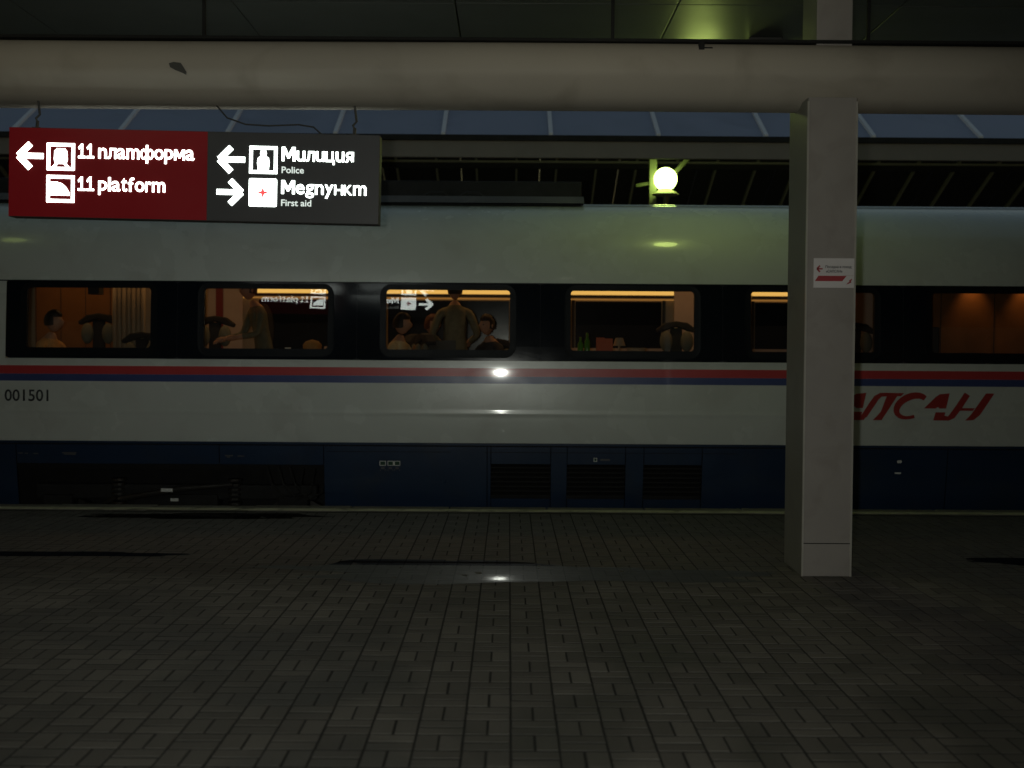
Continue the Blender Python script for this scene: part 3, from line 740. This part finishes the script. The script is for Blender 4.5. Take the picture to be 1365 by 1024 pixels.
BIGM = [(0, 0), (0, 1), (.24, 1), (.5, .48), (.76, 1), (1, 1), (1, 0), (.81, 0), (.81, .66), (.57, .2), (.43, .2), (.19, .66), (.19, 0)]
def letters_obj(name, text, u0, u1, zb, cap, y, m, front, bold=.008, gap=.08):
    items = []; u = 0
    for ch in text:
        if ch == ' ': u += .22; continue
        if ch == 'ф': items += [('o', u, .48), ('|', u+.40, .15), ('o', u+.47, .48)]; u += 1.01; continue
        w = .52 if ch == '1' else AL[ch][3]; items.append((ch, u, w)); u += w+(gap if ch != '1' else .10)
    tot = items[-1][1]+items[-1][2]; k = (u1-u0)/tot; bm = bmesh.new()
    for ch, u, w in items:
        if ch in '1Mм': P0 = ONE if ch == '1' else BIGM; vs, fs, z0, z1 = P0, [tuple(range(len(P0)))], 0, (.74 if ch == 'м' else 1)
        else: g0, z0, z1, _ = AL[ch]; vs, fs = glyph(g0, bold)
        bv = [bm.verts.new(((u0+(u+w*x)*k)*(1 if front else -1), y, zb+cap*(z0+(z1-z0)*z))) for x, z in vs]
        for f in fs:
            try: bm.faces.new([bv[q] for q in f])
            except ValueError: pass
    bm.normal_update()
    bmesh.ops.triangulate(bm, faces=[f for f in bm.faces if len(f.verts) > 4])
    ret = bmesh.ops.extrude_face_region(bm, geom=list(bm.faces))
    for e in ret['geom']:
        if isinstance(e, bmesh.types.BMVert): e.co.y += .003 if front else -.003
    bmesh.ops.recalc_face_normals(bm, faces=bm.faces)
    me = bpy.data.meshes.new(name); bm.to_mesh(me); bm.free(); return link(name, me, m, SG)
def decal(polys, name, m, y, flipx=None, d=.003, hole=False):
    m_ = MB()
    for poly in polys: m_.prism([((x if flipx is None else flipx-x), z) for x, z in poly], y, y+d)
    return m_.build(name, m, SG)
def arrow(cx, cz, w, h, right):
    s = 1 if right else -1; t = h*.088; P = []
    tip = (cx+s*w/2, cz)
    # head as two bars, shaft as one
    def bar(a, c, th):
        d = Vector((c[0]-a[0], c[1]-a[1])); n = Vector((-d.y, d.x)).normalized()*th
        return [(a[0]+n.x, a[1]+n.y), (c[0]+n.x, c[1]+n.y), (c[0]-n.x, c[1]-n.y), (a[0]-n.x, a[1]-n.y)]
    e1 = (cx+s*(w/2-h*.52), cz+h/2-t*.6); e2 = (cx+s*(w/2-h*.52), cz-h/2+t*.6)
    out = [bar((cx-s*w/2, cz), (cx+s*(w/2-t), cz), t*1.15), bar(e1, (tip[0]-s*t*.9, cz), t*1.25), bar((tip[0]-s*t*.9, cz), e2, t*1.25)]
    return out
def frame_pic(cx, cz, w, h, t):
    a, c, e, f = cx-w/2, cx+w/2, cz-h/2, cz+h/2
    return [[(a, e), (c, e), (c, e+t), (a, e+t)], [(a, f-t), (c, f-t), (c, f), (a, f)], [(a, e+t), (a+t, e+t), (a+t, f-t), (a, f-t)], [(c-t, e+t), (c, e+t), (c, f-t), (c-t, f-t)]]
def rrect(cx, cz, w, h, r=.012): return rr_loop(cx, cz, w/2, h/2, r, 3)
def sub(poly, cx, cz, s): return [(cx+x*s, cz+z*s) for x, z in poly]
TR_FRONT = [[(-.22, -.28), (.22, -.28), (.27, -.1), (.25, .22), (.16, .33), (-.16, .33), (-.25, .22), (-.27, -.1)], [(-.34, -.4), (-.2, -.4), (-.12, -.28), (-.24, -.28)], [(.34, -.4), (.2, -.4), (.12, -.28), (.24, -.28)]]
TR_EYES = [[(-.14, .06), (-.04, .06), (-.04, .1), (-.14, .1)], [(.04, .06), (.14, .06), (.14, .1), (.04, .1)]]
TR_SIDE = [[(-.40, -.26), (.36, -.26), (.34, -.12), (.22, .08), (.05, .22), (-.15, .28), (-.40, .28)]]
COP = [[(-.2, -.38), (.2, -.38), (.23, -.1), (.2, .08), (.1, .14), (-.1, .14), (-.2, .08), (-.23, -.1)], [(-.1, .15), (.1, .15), (.12, .25), (.09, .36), (-.09, .36), (-.12, .25)]]
CROSS = [[(0, .24), (.055, .055), (.24, 0), (.055, -.055), (0, -.24), (-.055, -.055), (-.24, 0), (-.055, .055)]]
def side(front):
    y = -D2-.003 if front else D2
    def X(px):   # px measured on the photographed face; the rear face is laid out afresh from its own left edge
        return px
    S = 37*U; tk = 4.2*U
    def place(lst, name, m, yy=None): decal([[(x if front else -x, z) for x, z in p] for p in lst], name, m, y if yy is None else yy)
    def T(name, s, u0, u1, zb, cap, m, bold=.028, sh=0):
        if name == 'text_line': letters_obj(name, s, u0, u1, zb, cap, y if front else y+.003, m, front)
        elif front: text_obj(name, s, u0, u1, zb, y, m, SG, bold=bold, zcap=cap, depth=.003, shear=sh)
        else: text_obj(name, s, -u0, -u0+(u1-u0), zb, y+.003, m, SG, bold=bold, zcap=cap, depth=.003, flip=True, shear=sh)
    # u = distance along the face from its own centre, growing to the reader's right
    if front: A, P_, K, r0, r0b = sx(42), sx(82.5), sx(105.6), sx(308.5), None; red0, blk0 = sx(12), sx(277)
    else: red0, blk0 = -W2+228*U, -W2-0*U
    ru = lambda d: red0+d*U; bu = lambda d: blk0+d*U
    k = 0 if front else 1
    zz = lambda u, py: -(py-235)*U-.009*(u if front else -u)
    u = ru(29.5); place(arrow(u, zz(u, 215.5), 36*U, 36*U, not front), 'arrow', LIT)
    u = ru(70.5)
    for py, pic in ((215.5, TR_FRONT), (258, TR_SIDE)):
        place(frame_pic(u, zz(u, py), S, S*.97, tk), 'pictogram', LIT)
        place([sub(q_, u, zz(u, py), S*.9) for q_ in pic], 'pictogram', LIT)
    place([sub(q_, u, zz(u, 215.5), S*.9) for q_ in TR_EYES], 'pictogram', SIGNR, y-.0015 if front else y+.0015)
    u0, u1 = ru(93.6), ru(247.5); T('text_line', '11 nлamфopмa', u0, u1, zz(u0+.3, 216), 19*U, LIT)
    u0, u1 = ru(93.6), ru(209.5); T('text_line', '11 platform', u0, u1, zz(u0+.3, 259), 18.5*U, LIT)
    u = bu(31.5); place(arrow(u, zz(u, 212), 37*U, 36*U, not front), 'arrow', LIT)
    u = bu(31); place(arrow(u, zz(u, 255.2), 36*U, 35*U, front), 'arrow', LIT)
    u = bu(74.5)
    place(frame_pic(u, zz(u, 211.3), S, S*.98, tk), 'pictogram', LIT); place([sub(q_, u, zz(u, 211.3), S*.95) for q_ in COP], 'pictogram', LIT)
    place([rrect(u, zz(u, 254.5), S, S)], 'pictogram', LIT)
    place([sub(q_, u, zz(u, 254.5), S) for q_ in CROSS], 'red_cross', REDL, y-.0015 if front else y+.0015)
    u0, u1 = bu(99), bu(194.5); T('text_line', 'Muлuцuя', u0, u1, zz(u0+.2, 211.5), 18.5*U, LIT)
    u0, u1 = bu(99), bu(128.5); T('small_text', 'Police', u0, u1, zz(u0+.1, 227.5), 8.5*U, LITS, .012)
    u0, u1 = bu(99), bu(212); T('text_line', 'Megnyнкm', u0, u1, zz(u0+.2, 255), 18*U, LIT)
    u0, u1 = bu(99), bu(139); T('small_text', 'First aid', u0, u1, zz(u0+.1, 271), 8.5*U, LITS, .012)
side(True); side(False)
for hx in (sx(45), sx(470)):
    q = MB(); q.box(hx-.03, hx+.03, -.02, .02, H2, H2+.012); q.tube([(hx, 0, H2+.01), (hx, .01, H2+.06)], .012, 8); q.tube([(hx, .01, H2+.05), (hx-.012, .01, H2+.08), (hx+.012, .02, H2+.11), (hx-.005, .03, H2+.225)], .009, 8)
    q.build('hanger_hook', SIGNH, SG)
q = MB(); q.tube([(sx(285), .0, H2+.20), (sx(300), -.02, H2+.11), (sx(325), -.02, H2+.065), (sx(355), -.01, H2+.06), (sx(395), 0, H2+.075), (sx(415), 0, H2+.06), (sx(428), .0, H2-.0)], .006, 8)
q.build('power_cable', SIGNH, SG)

# notice plate on the column
NP = empty('notice_plate', (2.333, 8.64, 2.193), 'small white notice with a red arrow and red bar on the column front', 'notice')
NW = mat('notice_white', (.82, .78, .78), .45, noise=.06); NR = mat('notice_red', (.45, .05, .06), .5)
q = MB(); q.box(-.146, .146, 0, .008, -.106, .106); q.build('plate', NW, NP, bevel=.002)
def nd(polys, name, m):
    m_ = MB()
    for p in polys: m_.prism(p, -.002, .0)
    m_.build(name, m, NP)
nd(arrow(-.105, .03, .045, .05, False), 'arrow', NR)
nd([[(-.137, -.058), (.06, -.058), (.09, -.02), (-.112, -.02)]], 'red_bar', NR)
nd([[(.09, -.082), (.125, -.068), (.122, -.056), (.098, -.07)], [(.112, -.062), (.13, -.05), (.128, -.04), (.108, -.054)]], 'emblem', NR)
nd([[(.065, -.0185), (.14, -.0185), (.14, -.017), (.065, -.017)]], 'rule', INTP)
text_obj('notice_text', 'Посадка в поезд', -.062, .125, .036, -.002, INKB, NP, bold=.01, zcap=.018, depth=.0015)
text_obj('notice_text', '«САПСАН»', -.058, .06, .004, -.002, INKB, NP, bold=.01, zcap=.018, depth=.0015)

# ------------------------------------------------------------------ opposite platform and canopy
op = MB(); op.box(-40, 44, 17.6, 27, -1.15, 0); o = op.build('opposite_platform', CURB); tag(o, kind='structure')
OC = empty('opposite_canopy', (2.4, 20.1, 0), 'far canopy with blue grey seamed roof, brown fascia and dark ribbed underside beyond the train', 'canopy')
OI = Matrix.Translation((-2.4, -20.1, 0))
def oc(mb, name, m, **k):
    o = mb.build(name, m, OC, **k); o.matrix_parent_inverse = OI; return o
s30 = .577; rz = lambda y: 4.80+(y-18)*s30 if y < 21.4 else 4.80+3.4*s30-(y-21.4)*.44
pmesh = None
sp = 1.607; xs0 = (590-678)/1600*18.0-.01
for k in range(-16, 17):
    xa = xs0+k*sp
    q = MB()
    if pmesh is None:
        for (ya, yb) in ((18.02, 21.4), (21.4, 26.2)):
            q.v += [(0.004, ya, rz(ya)), (sp-.004, ya, rz(ya)), (sp-.004, yb, rz(yb)), (.004, yb, rz(yb))]
            i = len(q.v)-4; q.f.append((i, i+1, i+2, i+3)); q.mi.append(0)
            q.v += [(0.004, ya, rz(ya)-.03), (sp-.004, ya, rz(ya)-.03), (sp-.004, yb, rz(yb)-.03), (.004, yb, rz(yb)-.03)]
            i = len(q.v)-4; q.f.append((i+3, i+2, i+1, i)); q.mi.append(1)
        o = oc(q, 'roof_sheet', [ZINC, UND], fix=False); pmesh = o.data
        q = MB(); q.v = [(-.03, 18.0, rz(18)), (.03, 18, rz(18)), (.03, 21.4, rz(21.4)), (-.03, 21.4, rz(21.4)), (-.03, 18.0, rz(18)+.05), (.03, 18, rz(18)+.05), (.03, 21.4, rz(21.4)+.05), (-.03, 21.4, rz(21.4)+.05)]
        q.f = [(4, 5, 6, 7), (0, 1, 5, 4), (3, 7, 6, 2), (0, 4, 7, 3), (1, 2, 6, 5)]; q.mi = [0]*5
        so = oc(q, 'roof_seam', SEAMW); smesh = so.data
    else:
        o = bpy.data.objects.new('roof_sheet', pmesh); C.objects.link(o); o.parent = OC; o.matrix_parent_inverse = OI
        so = bpy.data.objects.new('roof_seam', smesh); C.objects.link(so); so.parent = OC; so.matrix_parent_inverse = OI
    o.location.x = xa; so.location.x = xa
q = MB(); q.box(-27, 28, 17.9, 18.0, 4.72, 4.80); oc(q, 'gutter', SEAMD)
q = MB(); q.box(-27, 28, 17.94, 18.04, 4.47, 4.719); oc(q, 'fascia', FASC, bevel=.01)
q = MB(); q.box(-27, 28, 26.2, 26.3, 1.4, 2.9); q.box(-27, 28, 24.3, 24.42, rz(24.4)-.18, rz(24.4)-.06); oc(q, 'purlin', UND)
q = MB(); q.box(-27, 28, 24.24, 24.30, rz(24.3)-.12, rz(24.3)-.08); oc(q, 'conduit', RIB)
rm = None
for k in range(-28, 30):
    if rm is None:
        q = MB(); 
        for (ya, yb) in ((21.4, 26.1),):
            q.v = [(-.02, ya, rz(ya)-.11), (.02, ya, rz(ya)-.11), (.02, yb, rz(yb)-.11), (-.02, yb, rz(yb)-.11), (-.02, ya, rz(ya)-.03), (.02, ya, rz(ya)-.03), (.02, yb, rz(yb)-.03), (-.02, yb, rz(yb)-.03)]
            q.f = [(0, 3, 2, 1), (0, 1, 5, 4), (0, 4, 7, 3), (1, 2, 6, 5), (2, 3, 7, 6)]; q.mi = [0]*5
        o = oc(q, 'rib', RIB); rm = o.data
    else:
        o = bpy.data.objects.new('rib', rm); C.objects.link(o); o.parent = OC; o.matrix_parent_inverse = OI
    o.location.x = .13+.81*k
for x_ in (-13.2, -5.4, 2.40, 9.9, 17.5):
    w = .06 if abs(x_-2.4) < .1 else .1
    q = MB(); q.box(x_-w, x_+w, 20.2, 20.2+2*w, 0, rz(20.2)); oc(q, 'post', POST if abs(x_-2.4) < .1 else FASC)
    q = MB(); q.tube([(x_+.2, 20.25, 4.42), (x_+1.0, 20.25, 5.28)], .042, 6); q.tube([(x_+.1, 20.2, 4.9), (x_+.3, 19.2, 5.4)], .04, 6); q.tube([(x_-.05, 20.25, 4.42), (x_-.28, 20.25, 4.38)], .03, 6); oc(q, 'brace', POST if abs(x_-2.4) < .1 else FASC)
GL = empty('globe_lamp', (2.58, 20.0, 0), 'bright white globe lamp on its green lit post beyond the train roof', 'lamp')
q = MB(); q.sphere((0, 0, 4.455), .19, 24, 16); q.build('lamp_globe', glow('far_globe_light', (.72, 1, .24), 12), GL, True)
q = MB(); q.tube([(0, 0, 0), (0, 0, 4.27)], .035, 12); q.build('lamp_pole', POST, GL)
q = MB(); q.tube([(0, 0, 4.185), (0, 0, 4.20), (0, 0, 4.265)], [.20, .23, .13], 24); q.tube([(0, 0, 4.26), (0, 0, 4.29)], [.12, .1], 14); q.build('lamp_collar', RIB, GL)
# rails of both tracks
for y_ in (13.34, 14.86):
    q = MB(); q.box(-40, 44, y_-.035, y_+.035, -1.0, -.93); q.box(-40, 44, y_-.07, y_+.07, -1.15, -1.12); q.box(-40, 44, y_-.012, y_+.012, -1.12, -1.0)
    tag(q.build('rail', STEEL), 'steel rail under the carriage nearer our platform' if y_ < 14 else 'steel rail under the carriage nearer the far platform', 'rail')

# ------------------------------------------------------------------ passengers
def skinmesh(verts, edges_, radii, sub_=1):
    me = bpy.data.meshes.new('tmp'); me.from_pydata(verts, edges_, []); o = bpy.data.objects.new('tmp', me); C.objects.link(o)
    md = o.modifiers.new('s', 'SKIN'); md.use_smooth_shade = True
    sv = me.skin_vertices[0].data
    for k, r in enumerate(radii): sv[k].radius = r if isinstance(r, tuple) else (r, r)
    for k in range(len(verts)): sv[k].use_root = (k == 0)
    s2 = o.modifiers.new('u', 'SUBSURF'); s2.levels = sub_; s2.render_levels = sub_
    dg = bpy.context.evaluated_depsgraph_get(); dg.update()
    out = bpy.data.meshes.new_from_object(o.evaluated_get(dg)); bpy.data.objects.remove(o); bpy.data.meshes.remove(me)
    return out
def person(label, loc, rz_, pose, top_mat, hair_mat, lw, rw, le, re, lean=0, head_turn=0, sc=.96, skirt_len=None, group=None):
    """front is -y; lw/rw wrists, le/re elbows in body units (metres for a 1.7 m figure)"""
    e = empty('person', loc, label, 'person', group, rot=(0, 0, rz_)); e.scale = (sc, sc, sc)
    if pose == 'stand':
        pz = .93; hip = .09
        legs = {s: [(s*.09, .0, .88), (s*.10, -.02, .50), (s*.11, .02, .09), (s*.12, -.13, .03)] for s in (-1, 1)}
    else:
        pz = .53
        legs = {s: [(s*.09, -.04, .52), (s*.12, -.43, .52), (s*.12, -.40, .09), (s*.12, -.53, .03)] for s in (-1, 1)}
    L = lambda y, z: (y-lean*(z-pz), z)
    def P(x, y, z): yy, zz_ = L(y, z); return (x, yy, zz_)
    V_ = [(0, 0, pz), P(0, 0, pz+.17), P(0, .0, pz+.36), P(0, .01, pz+.47), P(0, -.01, pz+.55), P(0, -.02, pz+.60)]
    Rr = [(.15, .11), (.13, .095), (.165, .105), (.09, .07), (.055, .055), (.05, .05)]
    E_ = [(0, 1), (1, 2), (2, 3), (3, 4), (4, 5)]
    for s, el, wr in ((-1, re, rw), (1, le, lw)):
        i = len(V_); V_ += [P(s*.175, .0, pz+.45), el, wr]; Rr += [.062, .043, .030]; E_ += [(3, i), (i, i+1), (i+1, i+2)]
        i = len(V_); lg = legs[s]; V_ += lg; Rr += [.095, .062, .042, .035]; E_ += [(0, i), (i, i+1), (i+1, i+2), (i+2, i+3)]
    me = skinmesh(V_, E_, Rr, 1)
    hc = Vector(P(0, -.035, pz+.715))
    M = MB(); M.v = [tuple(v.co) for v in me.vertices]; M.f = [tuple(p.vertices) for p in me.polygons]
    def zone(c):
        if pose == 'stand': low = c.z < pz-.06
        else: low = c.z < pz+.06 and c.y < .2
        if c.z < .12: return 3
        if low and not any((c-Vector(w)).length < .2 for w in (lw, rw)): return 2
        if c.z > pz+.53: return 0
        if any((c-Vector(w)).length < .10 for w in (lw, rw)): return 0
        return 1
    M.mi = [zone(p.center) for p in me.polygons]
    # head with brow, nose, chin and ears
    i0 = len(M.v); n, mm = 16, 12
    for a in range(mm+1):
        th = math.pi*a/mm
        for b_ in range(n):
            ph = 2*math.pi*b_/n; dx, dy, dz = math.sin(th)*math.cos(ph), math.sin(th)*math.sin(ph), math.cos(th)
            x_, y_, z_ = .075*dx, .095*dy, .115*dz
            if dz < -.2: x_ *= 1-.35*(-dz-.2); y_ = y_*(1-.2*(-dz-.2))
            if dy < -.9 and -.35 < dz < .15: y_ -= .022
            if dy < -.75 and abs(dz+.62) < .14: y_ -= .008
            ca, sa = math.cos(head_turn), math.sin(head_turn)
            M.v.append((hc.x+x_*ca-y_*sa, hc.y+x_*sa+y_*ca, hc.z+z_))
    for a in range(mm):
        for b_ in range(n):
            M.f.append((i0+a*n+b_, i0+(a+1)*n+b_, i0+(a+1)*n+(b_+1) % n, i0+a*n+(b_+1) % n)); M.mi.append(0)
    for s in (-1, 1): 
        ex, ey = s*.077, .01; ca, sa = math.cos(head_turn), math.sin(head_turn)
        M.sphere((hc.x+ex*ca-ey*sa, hc.y+ex*sa+ey*ca, hc.z-.005), .03, 8, 6, .35, .6, 1)
    # hands: palm and five bent fingers each
    for s, el, wr in ((-1, re, rw), (1, le, lw)):
        w = Vector(wr); d = (w-Vector(el)).normalized(); a = d.cross(Vector((0, 0, 1))); a = a.normalized() if a.length > .01 else Vector((1, 0, 0)); dn = a.cross(d).normalized()
        if dn.z > 0: dn = -dn
        M.tube([w-d*.02, w+d*.03, w+d*.085], [.026, .034, .03], 8)
        for q_ in range(4):
            b0 = w+d*.08+a*(.022*(q_-1.5)); ln = (.062, .074, .07, .055)[q_]
            M.tube([b0, b0+d*ln*.5+dn*.008, b0+d*ln*.85+dn*.03], [.0095, .009, .007], 6)
        b0 = w+d*.03-a*.028*s; M.tube([b0, b0+d*.03-a*.028*s, b0+d*.062-a*.03*s+dn*.012], [.013, .011, .008], 6)
    M.build('body', [SKIN, top_mat, TROU, SHOE], e, True, fix=False)
    h = MB(); ca, sa = math.cos(head_turn), math.sin(head_turn)
    for a in range(9):
        th = math.pi*.62*a/8
        for b_ in range(n):
            ph = 2*math.pi*b_/n; dx, dy, dz = math.sin(th)*math.cos(ph), math.sin(th)*math.sin(ph), math.cos(th)
            k_ = 1.13+.05*math.sin(5*ph+3*th)
            if dy < -.3 and dz < .45: k_ = .86
            x_, y_, z_ = .078*dx*k_, .1*dy*k_, .118*dz*k_
            h.v.append((hc.x+x_*ca-y_*sa, hc.y+x_*sa+y_*ca, hc.z+z_+.004))
    for a in range(8):
        for b_ in range(n): h.f.append((a*n+b_, (a+1)*n+b_, (a+1)*n+(b_+1) % n, a*n+(b_+1) % n)); h.mi.append(0)
    h.build('hair', hair_mat, e, True, fix=False)
    for s in (-1, 1):
        ex, ey = s*.03, -.088; y_ = MB(); y_.sphere((hc.x+ex*ca-ey*sa, hc.y+ex*sa+ey*ca, hc.z+.005), .011, 8, 6); y_.build('eye', EYE, e, True)
    return e
ORG = mat('shirt_orange', (.62, .34, .12), .8, noise=.45, nscale=22, bump=.6, bscale=18); CREAM = mat('shirt_cream', (.78, .6, .36), .8, noise=.45, nscale=22, bump=.6, bscale=18); BROWN = mat('jumper_brown', (.16, .07, .04), .85, noise=.45, nscale=22, bump=.6, bscale=18)
OLIVE = mat('shirt_olive', (.2, .18, .11), .85, noise=.45, nscale=22, bump=.6, bscale=18); NAVY = mat('jacket_navy', (.03, .03, .035), .85, noise=.45, nscale=22, bump=.6, bscale=18); GREY = mat('shirt_grey_olive', (.12, .12, .08), .85, noise=.45, nscale=22, bump=.6, bscale=18)
person('seated passenger with dark hair and orange sleeve in the leftmost window', (-5.05, 13.12, FZ), R(75), 'sit', ORG, HAIRD, (.12, -.42, .72), (-.16, -.40, .74), (.25, -.14, .80), (-.25, -.12, .8), .1, .2)
person('dark dressed passenger standing bent forward in the second window from the left', (-2.78, 13.75, FZ), R(-60), 'stand', GREY, HAIRD, (.14, -.42, 1.08), (-.18, -.46, 1.06), (.24, -.18, 1.12), (-.25, -.2, 1.12), .25, .1)
person('seated passenger in a bright cream shirt at the left edge of the third window', (-1.24, 13.3, FZ), R(68), 'sit', CREAM, HAIRD, (.14, -.38, .72), (-.16, -.36, .72), (.24, -.1, .78), (-.24, -.1, .78), .05, .3)
person('seated auburn haired passenger in brown jumper leaning over the table in the third window', (-.98, 14.0, FZ), R(38), 'sit', BROWN, HAIRR, (.14, -.44, .82), (-.16, -.44, .82), (.25, -.18, .82), (-.25, -.18, .82), .18, .2)
person('passenger in olive shirt standing with their back to us in the third window', (-.62, 13.78, FZ), R(185), 'stand', OLIVE, HAIRD, (.16, -.22, 1.02), (-.16, -.22, 1.02), (.27, -.0, 1.12), (-.27, -.0, 1.12), .03, 0, .97)
person('seated dark haired passenger in a navy jacket at the right of the third window', (-.17, 13.8, FZ), R(-48), 'sit', NAVY, HAIRD, (.12, -.42, .80), (-.16, -.42, .80), (.25, -.16, .82), (-.25, -.16, .8), .12, .1)

# things on the tables
BOT = mat('bottle_green', (.08, .3, .03), .15, emit=(.25, 1, .05), es=.0)
def lathe(prof_, n=16):
    m_ = MB()
    for r, z in prof_:
        for k in range(n): t = 2*math.pi*k/n; m_.v.append((r*math.cos(t), r*math.sin(t), z))
    for a in range(len(prof_)-1):
        for k in range(n): m_.f.append((a*n+k, a*n+(k+1) % n, (a+1)*n+(k+1) % n, (a+1)*n+k)); m_.mi.append(0)
    return m_
def small(name, mb, m, loc, label, cat, smooth=True, group=None):
    o = mb.build(name, m, None, smooth); o.location = loc; tag(o, label, cat, group); return o
bp = [(0, 0), (.03, .0), (.032, .01), (.032, .15), (.013, .2), (.012, .25), (0, .25)]
small('bottle', lathe(bp), BOT, (.86, 13.2, 1.562), 'taller green bottle at the left of the fourth window', 'bottle')
small('bottle', lathe([(r, z*.8) for r, z in bp]), BOT, (.78, 13.1, 1.562), 'shorter green bottle at the far left of the fourth window', 'bottle')
q = MB(); q.box(-.09, .0, -.02, .02, 0, .2); q.box(0, .09, -.02, .02, 0, .19); small('menu_stand', q, mat('menu_orange', (.6, .14, .06), .6), (1.05, 13.2, 1.56), 'orange red menu stand on the table in the fourth window', 'menu', False)
small('bowl', lathe([(0, 0), (.05, .0), (.1, .05), (.11, .09), (.10, .09), (.09, .05), (0, .02)]), INTW, (1.4, 13.2, 1.56), 'pale bowl on the table in the fourth window', 'bowl')
small('bowl', lathe([(0, 0), (.05, .0), (.1, .05), (.105, .1), (.07, .14), (0, .16)]), mat('basket_ochre', (.4, .2, .05), .7), (-2.16, 13.2, 1.56), 'ochre rounded bread basket on the table in the second window', 'bowl')
small('cup', lathe([(0, 0), (.025, 0), (.034, .07), (.03, .07), (.02, .01)]), INKW, (-.36, 13.15, 1.52), 'small white cup on the table in the third window', 'cup')
small('plate', lathe([(0, .004), (.08, .0), (.12, .02), (.12, .024), (.07, .01), (0, .01)]), INKW, (-2.7, 13.2, 1.56), 'white plate on the table in the second window', 'plate')
q = MB(); q.box(-.16, .16, -.11, .11, 0, .012); q.v = q.v+[(-.16, .11, .012), (.16, .11, .012), (.16, .17, .2), (-.16, .17, .2)]; q.f.append((8, 9, 10, 11)); q.mi.append(0)
small('laptop', q, SIGNH, (-.75, 13.18, 1.52), 'open dark laptop on the table in the third window', 'laptop', False)
small('cup', lathe([(0, 0), (.025, 0), (.034, .07), (.03, .07), (.02, .01)]), INKW, (-2.42, 13.15, 1.56), 'small white cup on the table in the second window', 'cup')
q = MB(); q.tube([(0, 0, 0), (0, 0, .012)], .06, 16); q.tube([(0, 0, .01), (0, 0, .12)], .012, 8); q.tube([(0, 0, .11), (0, 0, .2)], [.07, .04], 14)
small('table_lamp', q, INTW, (1.22, 13.28, 1.56), 'small table lamp between menu and bowl in the fourth window', 'lamp', False)
